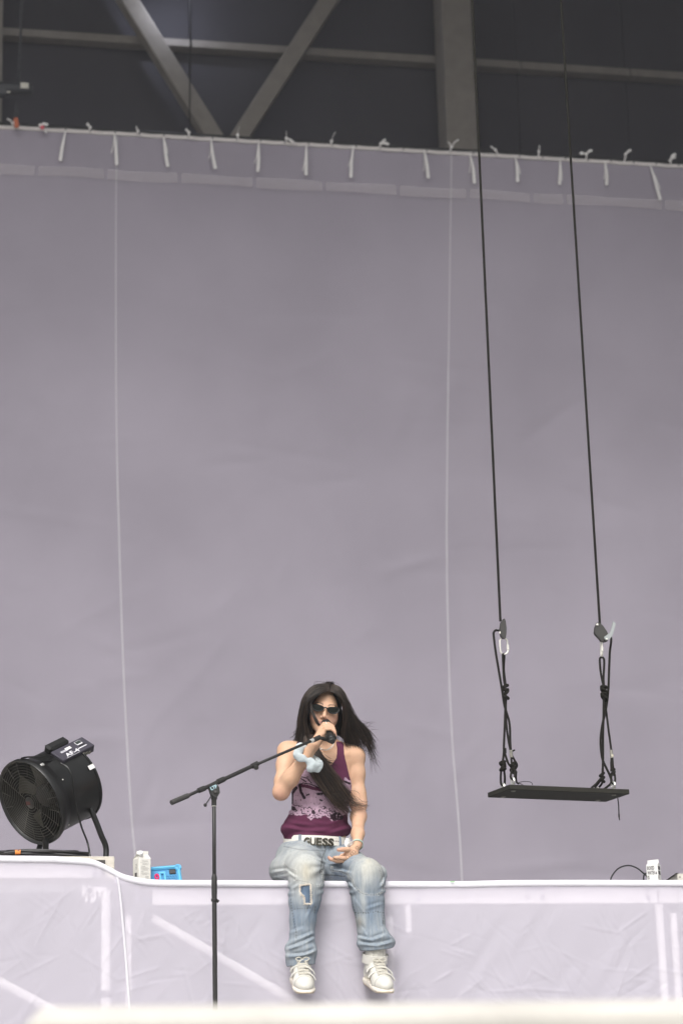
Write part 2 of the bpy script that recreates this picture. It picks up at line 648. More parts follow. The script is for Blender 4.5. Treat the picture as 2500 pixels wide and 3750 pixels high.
M_GROUND = mat("ground", (0.12, 0.115, 0.10), 0.95, var=0.3, scale=3)
M_FLOOR = mat("stage_floor", (0.20, 0.195, 0.19), 0.7, var=0.12, scale=4, bump=0.002)
M_LEDGE = mat("ledge_paint", (0.56, 0.535, 0.49), 0.7, var=0.16, scale=5)
M_WALL = mat("dark_wall", (0.058, 0.056, 0.066), 0.75, var=0.15, scale=0.7)
M_STEEL = mat("grey_steel", (0.30, 0.275, 0.24), 0.7, var=0.14, scale=5)
M_ROOF = mat("roof_black", (0.03, 0.03, 0.032), 0.8, var=0.1, scale=2)
M_BACK = scrim("backdrop_cloth", (0.440, 0.402, 0.468), 0.14, trans=0.12, mottle=0.085, mscale=0.55)
M_BHEM = mat("backdrop_hem", (0.70, 0.66, 0.64), 0.9, var=0.06, scale=8)
M_TIE = mat("tie_tape", (0.82, 0.80, 0.78), 0.9, var=0.05, scale=30)
M_BLACK = mat("black_paint", (0.018, 0.018, 0.018), 0.45, var=0.2, scale=30)
M_PALE = mat("pale_rail", (0.78, 0.72, 0.72), 0.7, var=0.06, scale=2)
M_SKIRT = scrim("skirt_cloth", (0.91, 0.86, 0.965), 0.40, trans=0.15, wrinkle=0.0, mottle=0.03, mscale=1.2)
M_SHEM = scrim("skirt_hem", (0.84, 0.82, 0.87), 0.02, trans=0.12, wrinkle=0.001, mottle=0.02, mscale=2)
M_ALU = mat("white_aluminium", (0.78, 0.76, 0.74), 0.5, var=0.05, scale=6)
M_DARKMARK = mat("dark_mark", (0.28, 0.26, 0.32), 0.8)
M_DECK = mat("deck_wood", (0.55, 0.51, 0.44), 0.8, var=0.25, scale=12, stretch=(1, 1, 6))
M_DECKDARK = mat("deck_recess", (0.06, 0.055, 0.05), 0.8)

ZF = P(1000, 3690, -7.8).z                # main stage floor
# ------------------------------------------------------------------ ground, stage floor, ledge
tag(MB().box((0, 0, -3.0), (240, 240, 0.2)).build("ground", M_GROUND), kind="structure")
tag(MB().box((2, 8.0, ZF - 0.15), (40, 28.0, 0.30)).build("stage_floor", M_FLOOR), "pale grey deck of the main stage", kind="structure")
_lx = P(100, 3710, -7.8).x
_le = MB().box((_lx + 4, -6.95, ZF - 0.16), (8, 1.7, 0.33), bev=0.02).build("stage_ledge", M_LEDGE)
tag(_le, "cream white ledge running out of focus along the bottom edge", "ledge")

# ------------------------------------------------------------------ building behind the stage
def beam(mb, a, b, w, d):
    """bar from a to b, face width w, depth d, its face towards the audience"""
    a, b = Vector(a), Vector(b)
    t = (b - a).normalized()
    n = Vector((0, 1, 0))
    s = n.cross(t).normalized()
    n2 = t.cross(s)
    M = Matrix((s, n2, t)).transposed()
    return mb.box((a + b) / 2, (w, d, (b - a).length), M, bev=0.012)
YW = 20.0
ZR = P(1250, -150, YW).z + 1.5
bld = thing("stage_building", (4, YW, ZF), "dark rear wall with grey steel column, girder and crossing braces above the white backdrop", "building")
wall_x = [-12.0] + [P(x, 300, YW).x for x in (-420, 694, 1890, 2287, 2760)] + [16.0]
for i in range(len(wall_x) - 1):
    a, b = wall_x[i] + 0.004, wall_x[i + 1] - 0.004
    MB().box(((a + b) / 2, YW + 0.1, (ZF + ZR) / 2), (b - a, 0.2, ZR - ZF), bev=0.01).build("wall_panel", M_WALL, bld)
MB().box((2, YW + 0.075, (ZF + ZR) / 2), (30, 0.1, ZR - ZF)).build("wall_backing", M_WALL, bld)
MB().box((12.5, 13.0, (ZF + ZR) / 2), (0.3, 13.6, ZR - ZF)).build("added_wing_wall", M_WALL, bld)  # unseen wall added to darken the right side of the backdrop
MB().box((2, 13.2, ZR + 0.25), (34, 14.6, 0.5)).build("unseen_roof", M_ROOF, bld)  # out of view; front edge set for the shade on the backdrop
cz0, cz1 = ZF, ZR - 0.01
cl, cr_ = P(1620, 100, YW - 0.75), P(1728, 100, YW - 0.75)
MB().box(((cl.x + cr_.x) / 2, YW - 0.50, (cz0 + cz1) / 2), (cr_.x - cl.x, 0.5, cz1 - cz0), bev=0.01).build("column", M_STEEL, bld)
pl, pr_ = P(-60, 100, YW - 0.4), P(12, 100, YW - 0.4)
MB().box(((pl.x + pr_.x) / 2, YW - 0.25, (cz0 + cz1) / 2), (pr_.x - pl.x, 0.3, cz1 - cz0), bev=0.01).build("column", M_STEEL, bld)
g0 = P(16, 108, YW - 0.2)
g1 = P(2480, 285, YW - 0.2)
gz = (g0.z + g1.z) / 2
gm = MB()
gx = [-9, P(694, 155, YW).x, P(1590, 215, YW).x, P(1890, 235, YW).x, P(2287, 262, YW).x, 15]
for i in range(5):
    MB().box(((gx[i] + gx[i + 1]) / 2, YW - 0.12, gz), (gx[i + 1] - gx[i] - 0.02, 0.2, 0.115), bev=0.006).build("girder", M_STEEL, bld)
for (a, b, w) in (((466, 0), (765, 482), 0.24), ((1206, 0), (890, 486), 0.24)):
    A, B = P(a[0], a[1], YW - 0.45), P(b[0], b[1], YW - 0.45)
    t = (B - A)
    mb = MB()
    beam(mb, A - t * 0.5, B + t * 0.25, w, 0.24)
    mb.build("brace", M_STEEL, bld)
MB().tube([P(700, -40, YW - 0.9), P(694, 480, YW - 0.9)], 0.012, 6).build("cable", M_BLACK, bld)

# ------------------------------------------------------------------ backdrop with its ties
YB = 16.0
ZB = 11.14
back = thing("backdrop", (3.5, YB, ZF), "tall white scrim backdrop hung from grommets and tape ties", "backdrop")
nx_, nz_ = 400, 260
xs = np.linspace(-6, 14, nx_)
zs = np.linspace(ZB - 0.012, ZF + 0.01, nz_)
gxx, gzz = np.meshgrid(xs, zs)
pp = np.stack([gxx.ravel(), np.zeros(gxx.size), gzz.ravel()], 1)
_r = random.Random(31)
sg = []
for _ in range(230):
    x, z = _r.uniform(-2, 9), _r.uniform(-.5, 10.6)
    a = _r.choice((_r.uniform(-.5, .5), _r.uniform(.6, 1.3), _r.uniform(-.2, .2)))
    L = _r.uniform(.3, 1.8)
    sg.append((x, z, x + L * math.cos(a), z + L * math.sin(a), _r.choice((-1, 1)) * _r.uniform(.2, 1)))
def back_y(q):
    """how far the hanging cloth bellies out at points q"""
    q = q * [1, 0, 1]
    y = 0.05 * vnoise(q * [0.45, 1, 0.3], 1.0, 3) + 0.020 * vnoise(q * [1.1, 1, 0.6], 1.0, 4) + .005 * vnoise(q * [4, 1, 1.5], 1, 6)
    y += creases(q[:, [0, 2]], sg, .06, .010)
    y *= np.clip((ZB - q[:, 2] - .02) / 3.0, 0, 1)
    # puckers pulled up to the ties
    return y + .006 * np.sin((q[:, 0] - x0g) / pitch_x * math.pi * 2) * np.clip(1 - (ZB - q[:, 2]) / .5, 0, 1)
pitch_x = (P(1250, 534, YB).x - P(0, 470, YB).x) / 14.04
x0g = P(302 / 1.254, 480, YB).x
yy = back_y(pp)
pp[:, 1] = YB + yy
fs = [(j * nx_ + i, j * nx_ + i + 1, (j + 1) * nx_ + i + 1, (j + 1) * nx_ + i) for j in range(nz_ - 1) for i in range(nx_ - 1)]
MB().add(pp, fs).build("scrim_cloth", M_BACK, back, smooth=True, angle=None)
# hem: scalloped a little between the ties
gro = []
_ups = [(60, 590 / 1.254), (185, 592 / 1.254)]
pitch_x = (P(1250, 534, YB).x - P(0, 470, YB).x) / 14.04
x0g = P(302 / 1.254, 480, YB).x
hem = []
for k in range(-14, 60):
    for q in range(4):
        x = x0g + (k + q / 4) * pitch_x
        hem.append((x, YB - 0.012, ZB - 0.010 - 0.010 * math.sin(math.pi * q / 4) * (1 if k % 2 else 0.6)))
MB().tube(hem, 0.025, 8, flat=0.5, up=(0, 0, 1)).build("hem_band", M_BHEM, back, smooth=True)
for k in range(-2, 32):
    x = x0g + k * pitch_x
    MB().lathe((x, YB - 0.026, ZB - 0.004), (0, -1, 0), [(0, 0.012), (0.004, 0.012), (0.004, 0.006)], 10).build("grommet", M_BLACK, back)
z7 = lambda x, y: (x / 1.2544, y / 1.2544)
z8 = lambda x, y: (1250 + x / 1.2544, y / 1.2544)
hang = [(z7(303, 600), z7(278, 738)), (z7(527, 612), z7(537, 757)), (z7(752, 628), z7(772, 765)), (z7(970, 640), z7(990, 775)),
        (z7(1188, 655), z7(1184, 788)), (z7(1407, 665), z7(1405, 805)), (z8(55, 670), z8(43, 815)), (z8(380, 690), z8(398, 818)),
        (z8(590, 705), z8(610, 843)), (z8(797, 718), z8(808, 835)), (z8(1003, 728), z8(1000, 848)), (z8(1208, 738), z8(1215, 850)),
        (z8(1415, 755), z8(1463, 918))]
def ribbon(mb, pts, w, side, th=0.0015):
    pts = [Vector(p) for p in pts]
    vs, fs = [], []
    side = Vector(side)
    for i, p in enumerate(pts):
        t = (pts[min(i + 1, len(pts) - 1)] - pts[max(i - 1, 0)]).normalized()
        s = (side - t * side.dot(t)).normalized()
        n = t.cross(s) * th
        ww = w[i] if isinstance(w, list) else w
        vs += [p - s * ww / 2 - n, p + s * ww / 2 - n, p + s * ww / 2 + n, p - s * ww / 2 + n]
    for i in range(len(pts) - 1):
        for k in range(4):
            l = (k + 1) % 4
            fs.append((i * 4 + k, i * 4 + l, i * 4 + 4 + l, i * 4 + 4 + k))
    fs += [(3, 2, 1, 0), tuple(range(len(vs) - 4, len(vs)))]
    return mb.add(vs, fs)
for i, (a, b) in enumerate(hang):
    A, B = P(*a, YB - 0.045), P(*b, YB - 0.05)
    mb = MB()
    mid = A.lerp(B, 0.55) + Vector((random.uniform(-.015, .015), -0.02, 0))
    ribbon(mb, smooth_path([A, mid, B], 5), [0.016, 0.019, 0.023, 0.028, 0.032, 0.036, 0.038, 0.039, 0.040, 0.040, 0.040], (1, 0, 0))
    C2 = A + (B - A) * random.uniform(0.5, 0.85) + Vector((random.choice((-1, 1)) * random.uniform(.02, .06), 0.015, 0))
    ribbon(mb, smooth_path([A + Vector((0, .012, 0)), A.lerp(C2, .6) + Vector((0.01, .01, 0)), C2], 4), 0.013, (1, 0.3, 0))
    mb.build("tie", M_TIE, back)
upties = [z7(60, 568), z7(185, 575), z7(415, 585), z7(635, 602), z7(868, 608), z7(1092, 620), z7(1315, 635), z7(1522, 648),
          z8(180, 660), z8(505, 675), z8(705, 688), z8(905, 695), z8(1122, 708), z8(1303, 708), z8(1507, 738)]
for i, (x, y) in enumerate(upties):
    A = P(x, y, YB - 0.05)
    mb = MB()
    r_ = random.Random(i + 5)
    base = Vector((A.x + r_.uniform(-.03, .03), YB - 0.03, ZB - 0.01))
    ribbon(mb, [base, base.lerp(A, .5) + Vector((0, -.02, 0)), A], 0.02, (1, .2, 0))
    mb.box(A, (0.036, 0.024, 0.034), Matrix.Rotation(r_.uniform(0, 1), 3, 'Y'), bev=0.006)
    side_ = r_.choice((-1, 1))
    for j in range(r_.choice((1, 2, 2))):
        an = r_.uniform(0.2, 2.9) if j == 0 else r_.uniform(-1.0, 4.0)
        d1 = Vector((math.cos(an), -0.2, math.sin(an)))
        ln = r_.uniform(0.07, 0.13)
        w0 = r_.uniform(.032, .052)
        ribbon(mb, [A, A + d1 * ln * .55 + Vector((0, 0, .006)), A + d1 * ln + Vector((r_.uniform(-.02, .02), 0, -r_.uniform(.0, .03)))], [0.016, w0, w0 * .9], (0.3, r_.uniform(.1, .6), 0.9))
    mb.build("tie", M_TIE, back)
def strip(name, pts, w, m, parent):
    q = np.array([tuple(p) for p in smooth_path([P(x, y, YB) for x, y in pts], 14)])
    q = q[q[:, 2] > ZF + .01]
    q[:, 1] = YB + back_y(q) - .006
    mb = MB()
    ribbon(mb, q, w, (1, 0, 0), 0.0008)
    return mb.build(name, m, parent)
M_SEAM = mat("seam_tape", (0.60, 0.585, 0.61), 0.9)
strip("seam", [(430, 498), (425, 780), (426, 1500), (437, 2000), (455, 2500), (480, 2950), (503, 3230), (540, 3900), (580, 4600)], 0.0125, M_SEAM, back)
strip("seam", [(1652, 560), (1642, 1300), (1636, 2000), (1650, 2600), (1678, 3000), (1692, 3240), (1720, 3900), (1750, 4600)], 0.0125, M_SEAM, back)
# lamp added to give the glow of drifting stage smoke at the top edge
wl = P(640, -30, YW - 0.75)
lamp = thing("added_glow_lamp", wl, "added bluish lamp standing in for the smoke glow at the top edge between the braces", "lamp")
MB().lathe(wl, (0, -.5, -1), [(-.16, .03), (-.15, .06), (-.02, .065), (0, .062)], 20).build("added_lamp_housing", M_BLACK, lamp, smooth=True)
M_GLOW = bpy.data.materials.new("added_lamp_glass")
M_GLOW.use_nodes = True
M_GLOW.node_tree.nodes["Principled BSDF"].inputs["Emission Color"].default_value = (0.75, 0.8, 1.0, 1)
M_GLOW.node_tree.nodes["Principled BSDF"].inputs["Emission Strength"].default_value = 0.6
MB().lathe(wl + Vector((0, -.002, -.004)), (0, -.5, -1), [(0, .055), (.006, .04)], 20).build("added_lamp_lens", M_GLOW, lamp, smooth=True)
_bx = MB().tube([wl + Vector((0, .06, .12)), wl + Vector((0, .5, .2))], .015, 8).build("added_lamp_bracket", M_BLACK, lamp)
_pl = bpy.data.lights.new("added_glow_bulb", 'POINT')
_pl.energy = 17
_pl.color = (0.78, 0.82, 1.0)
_pl.shadow_soft_size = 0.06
_po = bpy.data.objects.new("added_glow_bulb", _pl)
_po.location = wl + Vector((0, -.06, -.10))
link(_po, lamp)
# sheer strips added in front, standing in for the pale rail behind the cloth
M_BAND = scrim("sheer_band", (0.80, 0.74, 0.76), 0.74, trans=0.1, mottle=0.04)
rz = (P(0, 632, YB).z + P(2487, 747, YB).z) / 2
rx = [P(x, 660, YB).x for x in (-500, -240, 134, 387, 656, 930, 1184, 1453, 1708, 1940, 2060, 2418, 2760, 3000)]
for i in range(len(rx) - 1):
    a, b = rx[i] + .022, rx[i + 1] - .022
    n_ = 9
    vs = []
    for k in range(n_):
        x = a + (b - a) * k / (n_ - 1)
        w0, w1 = 0.008 * math.sin(x * 5.1), 0.010 * math.sin(x * 3.7 + 1)
        vs += [(x, YB - 0.034, rz + .065 + w0), (x, YB - 0.034, rz - .065 + w1)]
    MB().add(vs, [(2 * k, 2 * k + 1, 2 * k + 3, 2 * k + 2) for k in range(n_ - 1)]).build("rail_stand_in", M_BAND, back)
tag(MB().tube([(-6, YB + 0.05, ZB + 0.028), (14, YB + 0.05, ZB + 0.028)], 0.045, 12).build("backdrop_pipe", M_BLACK, smooth=True),
    "black pipe running just above the white hem of the backdrop", "pipe")

# ------------------------------------------------------------------ chain hoist by the top of the backdrop
hoist = thing("chain_hoist", P(60, 322, YB - .1), "black chain hoist with pale sticker hanging above the backdrop", "hoist")
M_HOIST = mat("hoist_black", (0.035, 0.037, 0.042), 0.5, var=0.2, scale=12)
hc = P(10, 322, YB - 0.1)
ax_ = Vector((1, 0, 0))
MB().lathe(hc, ax_, [(-0.5, 0.06), (-0.48, 0.075), (0.28, 0.075), (0.30, 0.068), (0.355, 0.066), (0.36, 0.05)], 24).build("motor_body", M_HOIST, hoist, smooth=True)
MB().box(hc + Vector((-0.02, 0, -0.06)), (0.16, 0.12, 0.12), bev=0.02).build("gear_case", M_HOIST, hoist)
st = P(91, 313, YB - 0.18)
MB().box(st, (0.095, 0.004, 0.07), Matrix.Rotation(.12, 3, 'X'), bev=0.0005).build("sticker", mat("sticker_paper", (0.62, 0.6, 0.53), 0.8, var=0.2, scale=60), hoist)
MB().box(P(33, 337, YB - 0.178), (0.04, 0.004, 0.018)).build("sticker", MATS["sticker_paper"], hoist)
def chain(mb, a, b, link_len=0.045, r=0.0045):
    a, b = Vector(a), Vector(b)
    n = max(2, int((b - a).length / (link_len * 0.75)))
    t = (b - a).normalized()
    s0 = t.orthogonal().normalized()
    s1 = t.cross(s0)
    for i in range(n):
        c = a.lerp(b, (i + .5) / n)
        s = s0 if i % 2 else s1
        L, W = link_len * .36, link_len * .22
        mb.tube([c + t * (L * math.sin(q)) + s * (W * math.cos(q)) for q in np.linspace(0, 2 * math.pi, 9)[:-1]], r, 4, closed=True)
    return mb
chain(MB(), P(84, -60, YB - .1), P(70, 300, YB - .1), 0.07, 0.009).build("chain", M_HOIST, hoist)
chain(MB(), P(60, 372, YB - .1), P(60, 420, YB - .1), 0.06, 0.007).build("chain", M_HOIST, hoist)
MB().tube(smooth_path([P(58, 392, YB - .1), P(68, 402, YB - .1), P(64, 420, YB - .1), P(52, 412, YB - .1)], 5), 0.012, 8).build("hook", M_HOIST, hoist, smooth=True)
MB().box(P(61, 450, YB - 0.12), (0.055, 0.03, 0.13), Matrix.Rotation(-0.12, 3, 'Y'), bev=0.01).build("sling", mat("orange_sling", (0.55, 0.16, 0.08), 0.8), hoist)
MB().lathe(P(156, 467, YB - .09), (0, -1, 0), [(0, 0.025), (0.012, 0.025), (0.02, 0.012)], 12).build("tag", mat("red_plastic", (0.75, 0.08, 0.12), 0.5), hoist, smooth=True)

# ------------------------------------------------------------------ riser: frame, deck and skirt
riser = thing("stage_riser", (0, 0, ZF), "white aluminium riser frame with beams and posts behind the translucent skirt", "riser")
MB().box((1.0, 2.04, -0.03), (9.0, 4.0, 0.04), bev=0.003).build("deck", M_FLOOR, riser)
bt, bb = P(1900, 3252, .03).z, P(1900, 3309, .03).z
for (x0, x1) in ((560, 1000), (1003, 1310), (1312, 1700), (1703, 2405), (2412, 2480), (2483, 2900)):
    a, b = P(x0, 3280, .03).x, P(x1, 3280, .03).x
    MB().box(((a + b) / 2, .045, (bt + bb) / 2), (b - a, 0.03, bt - bb), bev=0.003).build("beam", M_ALU, riser)
a, b = P(-500, 3180, .03).x, P(372, 3180, .03).x
z1, z0 = P(150, 3157, .03).z, P(150, 3215, .03).z
MB().box(((a + b) / 2, .045, (z0 + z1) / 2), (b - a, 0.03, z1 - z0), bev=0.003).build("beam", M_ALU, riser)
for (x, y) in ((348, 3173), (348, 3202), (503, 3260), (503, 3289), (1174, 3286), (1233, 3286), (1530, 3263), (1530, 3292), (1930, 3285), (1985, 3285), (2371, 3258), (2371, 3287), (1927, 3255), (1985, 3255)):
    MB().lathe(P(x, y, .027), (0, -1, 0), [(0, 0.011), (0.002, 0.011), (0.004, 0.006)], 12).build("bolt", M_DARKMARK, riser, smooth=True)
for (x, y, w) in ((1205, 3258, .1), (1960, 3256, .09)):
    MB().box(P(x, y, .026), (w, 0.004, 0.014), bev=0.001).build("handle_slot", M_DARKMARK, riser)
for (x, w, y0, y1, Y) in ((388, .038, 3262, 3628, .05), (389, .038, 3655, 4600, .05), (471, .026, 3355, 4600, .10), (1425, .03, 3360, 4600, .06), (1492, .026, 3300, 3415, .05),
                      (2410, .034, 3312, 4600, .05), (2463, .03, 3345, 4600, .06)):
    A, B = P(x, y0, Y), P(x, y1, Y)
    B = Vector((A.x, Y, max(B.z, ZF + .004)))
    MB().tube([A, B], w / 2 + 0.002, 14).build("post", M_ALU, riser, smooth=True)
for (a, b, Y) in (((560, 3362), (1400, 3857), .10), ((-30, 3578), (520, 3877), .10)):
    MB().tube([P(*a, Y), P(*b, Y)], 0.021, 14).build("diagonal", M_ALU, riser, smooth=True)
cc = P(327, 3265, .04)
MB().lathe(cc, (0, -1, 0), [(0, .019), (0.03, .019), (.03, .015), (0, .015), (0, .019)], 20, closed_ends=False).build("coupler", M_ALU, riser, smooth=True)
mb = MB()
mb.box(cc + Vector((-.026, 0, 0)), (.012, .03, .05), bev=.004).box(cc + Vector((.026, 0, -.01)), (.012, .03, .06), bev=.004)
mb.box(cc + Vector((-.012, 0, -.033)), (.014, .03, .03), bev=.004).box(cc + Vector((.014, 0, -.033)), (.02, .03, .034), bev=.004)
mb.box(P(372, 3258, .04), (.05, .02, .022), bev=.005).box(P(366, 3268, .04), (.012, .03, .04), bev=.004)
mb.build("coupler_jaw", M_ALU, riser)
# faint maker's stamps and a pen mark on the beams
mb = MB()
for (x0, txt, w, x, y) in ((0, "STAGING", .10, 590, 3273), (0, "DIMENSIONS", .10, 660, 3273)):
    pass
# box of the deck beyond the front beams
MB().box((1, 3.9, (ZF - .05) / 2), (9, .03, -ZF - .06)).build("rear_panel", mat("riser_inside", (0.30, 0.27, 0.33), 0.9), riser)

skirt = thing("riser_skirt", (0, -0.01, ZF), "thin lilac-white cloth skirt covering the front of the riser", "stage skirt")
top_px = [(-400, 3132), (0, 3132), (200, 3134), (300, 3140), (341, 3144), (377, 3159), (420, 3182), (443, 3197), (484, 3208), (535, 3218), (590, 3221), (1000, 3223),
          (1400, 3226), (1700, 3226), (1850, 3222), (2100, 3221), (2400, 3222), (2900, 3220)]
tx = np.array([P(x, y, 0).x for x, y in top_px])
tz = np.array([P(x, y, 0).z for x, y in top_px])
def ztop(x):
    return np.interp(x, tx, tz)
X = np.linspace(-2.0, 2.2, 620)
ZT = ztop(X)
ZT = np.convolve(np.pad(ZT, 4, mode='edge'), np.ones(9) / 9, 'valid')
def cloth(name, prof, m, seed, amp, segs=None):
    """prof: list of (Y, dz from the top line, wrinkle weight); None = absolute floor"""
    vs, fs = [], []
    for j, (y, dz, w) in enumerate(prof):
        z = ZT + dz if dz > -0.2 else (ZT - 0.098) * (1 + (dz + .2)) + ZF * (-(dz + .2))
        q = np.stack([X, np.full_like(X, seed), z], 1)
        yo = amp * w * (vnoise(q * [2.5, 1, 1.2], 1, seed) + 0.5 * vnoise(q * [7, 1, 4], 1, seed + 1) + .25 * vnoise((q @ np.array([[.8, 0, .6], [0, 1, 0], [-.6, 0, .8]])) * [22, 1, 6], 1, seed + 2))
        vs += [(X[i], y + yo[i], z[i]) for i in range(len(X))]
    n = len(X)
    if segs:
        va = np.array(vs)
        wgt = np.clip((np.tile(ZT, len(prof)) - .11 - va[:, 2]) / .05, 0.08, 1)
        va[:, 1] -= creases(va[:, [0, 2]], segs, .0060, .0021) * wgt
        vs = [tuple(q) for q in va]
    for j in range(len(prof) - 1):
        fs += [(j * n + i + 1, j * n + i, (j + 1) * n + i, (j + 1) * n + i + 1) for i in range(n - 1)]
    return MB().add(vs, fs).build(name, m, skirt, smooth=True, angle=None)
_r = random.Random(77)
crs = []
for _ in range(520):                       # storage creases fan out in bursts and cross each other
    if _ % 7 == 0:
        ox, oz = _r.uniform(-1.6, 1.9), _r.uniform(-.85, -.12)
        oa = _r.uniform(0, 3.14)
    a = oa + _r.gauss(0, .75)
    L = _r.uniform(.04, .30)
    x, z = ox + _r.gauss(0, .09), oz + _r.gauss(0, .07)
    crs.append((x, z, x + L * math.cos(a), z + L * math.sin(a), _r.choice((-.6, 1)) * _r.uniform(.25, 1)))
cloth("hem", [(0.14, -0.002, 0), (0.04, -0.001, .2), (0.01, 0.0, .3), (-0.004, -0.003, .4), (-0.010, -0.010, .5), (-0.012, -0.020, .5), (-0.010, -0.029, .5), (-0.004, -0.033, .3)], M_SHEM, 2, 0.004)
cloth("cloth_panel", [(-0.006, -0.030, .3)] + [(-0.004 - .0, -0.034 - .016 * k, .4) for k in range(5)] + [(-0.004, -0.2 - k / 150, min(1, .4 + k * .03)) for k in range(1, 151)], M_SKIRT, 5, 0.006, crs)
M_SSTRIP = scrim("skirt_seam", (0.84, 0.82, 0.86), 0.10, trans=0.15, wrinkle=0.0, mottle=0.02)
mb = MB()
ribbon(mb, smooth_path([P(x, y, -0.014) for x, y in ((430, 3212), (438, 3260), (448, 3360), (462, 3530), (478, 3740), (496, 4000), (500, 4090))], 6), 0.0085, (1, 0, 0), 0.003)
mb.build("seam", M_SSTRIP, skirt)
# clear tape strip hanging by the singer's boot, and green tape on the hem
MB().box(P(1656, 3229, -.016), (.022, .002, .005)).build("green_tape", mat("green_tape", (0.45, 0.75, 0.42), 0.7), skirt)

plat = thing("low_platform", (-1.9, 0.6, 0), "low plywood platform under the drum fan, half hidden by white cloth", "platform")
pe = P(420, 3136, 0.16)
MB().box((pe.x - 1.0, 0.66, pe.z / 2), (2.0, 1.0, pe.z), bev=.003).build("platform_top", M_DECK, plat)
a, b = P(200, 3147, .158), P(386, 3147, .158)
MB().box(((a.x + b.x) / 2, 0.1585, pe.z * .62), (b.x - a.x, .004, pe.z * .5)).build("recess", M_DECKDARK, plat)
# ------------------------------------------------------------------ swing
M_ROPE = mat("black_rope", (0.016, 0.015, 0.012), 0.9, spec=0.12, var=0.35, scale=220, bump=0.0015, bscale=260)
M_SWING = mat("swing_wood", (0.024, 0.0225, 0.017), 0.65, spec=0.25, var=0.3, scale=25, stretch=(0.3, 3, 3))
M_METAL = mat("bright_metal", (0.78, 0.77, 0.73), 0.28, metal=0.85, var=0.1, scale=40)
M_WMETAL = mat("pale_metal", (0.74, 0.72, 0.66), 0.4, metal=0.35, var=0.08, scale=40)
M_DEV = mat("device_black", (0.042, 0.040, 0.037), 0.5, var=0.12, scale=40)
M_LEVER = mat("lever_grey", (0.36, 0.38, 0.38), 0.4, metal=0.3)
M_TAPE = mat("worn_tape", (0.24, 0.23, 0.2), 0.6, var=0.4, scale=90)
zsw = P(1855, 2891, .5).z
cor = [PZ(*q, zsw) for q in ((1855, 2891), (2294.5, 2906), (2226.5, 2939), (1794, 2920))]
sc_ = sum(cor, Vector()) / 4
su = ((cor[1] - cor[0]) + (cor[2] - cor[3])).normalized()
sv = Vector((0, 0, 1)).cross(su)
sw, sdp = ((cor[1] - cor[0]).length + (cor[2] - cor[3]).length) / 2, 0.25
TH = 0.024
YS = sc_.y
swing = thing("swing", sc_, "black plank swing hanging on two black ropes with metal carabiners", "swing")
MB().box(sc_ + Vector((0, 0, TH / 2)), (sw, sdp, TH), Matrix((su, sv, Vector((0, 0, 1)))).transposed(), bev=0.0025).build("seat_board", M_SWING, swing)
def on_seat(u, v, z=TH):
    return sc_ + su * u + sv * v + Vector((0, 0, z))
eyes = {}
for key, (u, v) in {"a": (-.290, -.085), "b": (-.262, .085), "c": (.262, -.085), "d": (.262, .085)}.items():
    e = on_seat(u, v)
    eyes[key] = e + Vector((0, 0, .024))
    eb = MB()
    eb.tube([eyes[key] + Vector((0, 0, 1)) * (.016 * math.cos(q)) + sv * (.016 * math.sin(q)) for q in np.linspace(0, 2 * math.pi, 17)[:-1]], .0055, 8, closed=True)
    eb.lathe(e, (0, 0, 1), [(0, .013), (.003, .013), (.004, .006), (.012, .006)], 14)
    eb.build("eye_bolt", M_METAL, swing, smooth=True)
    MB().lathe(e - Vector((0, 0, TH)), (0, 0, -1), [(0, .012), (.002, .012), (.004, .008)], 12).build("bolt_head", M_TAPE, swing, smooth=True)
def rope(name, pts, r=.0068, n=8, m=M_ROPE):
    return MB().tube(smooth_path(pts, 6), r, n).build(name, m, swing, smooth=True)
def wobble_rope(name, a, b, k=60):
    pts = [a.lerp(b, i / k) for i in range(k + 1)]
    MB().tube(pts, .0066, 8).build(name, M_ROPE, swing, smooth=True)
pL, pR = P(1831, 2275, YS), P(2195, 2290, YS)
tL, tR = P(1728, 0, YS), P(2052, 0, YS)
wobble_rope("hanging_rope", pL, pL + (tL - pL) * 3.6)
wobble_rope("hanging_rope", pR, pR + (tR - pR) * 3.6)
_tz = (pL + (tL - pL) * 3.6)
_tr = (pR + (tR - pR) * 3.6)
for _y in (YS,):
    MB().box((1.0, _y, _tz.z + .12), (22, .3, .3), bev=.02).build("roof_beam", M_STEEL, bld)
for _x in (-9.9, 11.9):
    MB().box((_x, (YS + 7) / 2, _tz.z + .45), (.3, 7 - YS + .6, .3), bev=.02).build("roof_beam", M_STEEL, bld)
    MB().box((_x, 7.0, (_tz.z + .6 + ZR) / 2), (.25, .25, ZR - _tz.z - .6)).build("roof_hanger", M_STEEL, bld)
sp = lambda x, y, dy=0.0: P(1700 + x / 2.24, 2200 + y / 2.24, YS + dy)      # points read off an enlarged view
# rope grabs (one seen edge-on, one seen flat)
ax1 = (P(1845, 2300, YS) - P(1835, 2300, YS)).normalized()
ay1 = Vector((0, 0, 1))
def outline(cx, cy, pts, Y):
    c = P(cx, cy, Y)
    k = 1 / PXM(Y)
    return c, [((x - cx) * k, -(y - cy) * k) for x, y in pts]
q = [(290, 185), (305, 155), (322, 148), (330, 170), (336, 230), (332, 280), (324, 320), (305, 322), (285, 300), (278, 245)]
c, pl_ = outline(1840, 2305, [(1700 + x / 2.24, 2200 + y / 2.24) for x, y in q], YS - .012)
MB().prism(pl_, c, Vector((1, 0, 0)), Vector((0, 0, 1)), .026).build("rope_grab", M_DEV, swing)
MB().lathe(sp(292, 262, -.03), (0, -1, 0), [(0, .006), (.003, .006), (.004, .003)], 10).build("rivet", M_WMETAL, swing)
q = [(1075, 182), (1090, 180), (1125, 205), (1160, 260), (1180, 310), (1160, 345), (1130, 350), (1105, 342), (1090, 320), (1055, 285), (1050, 265), (1058, 220)]
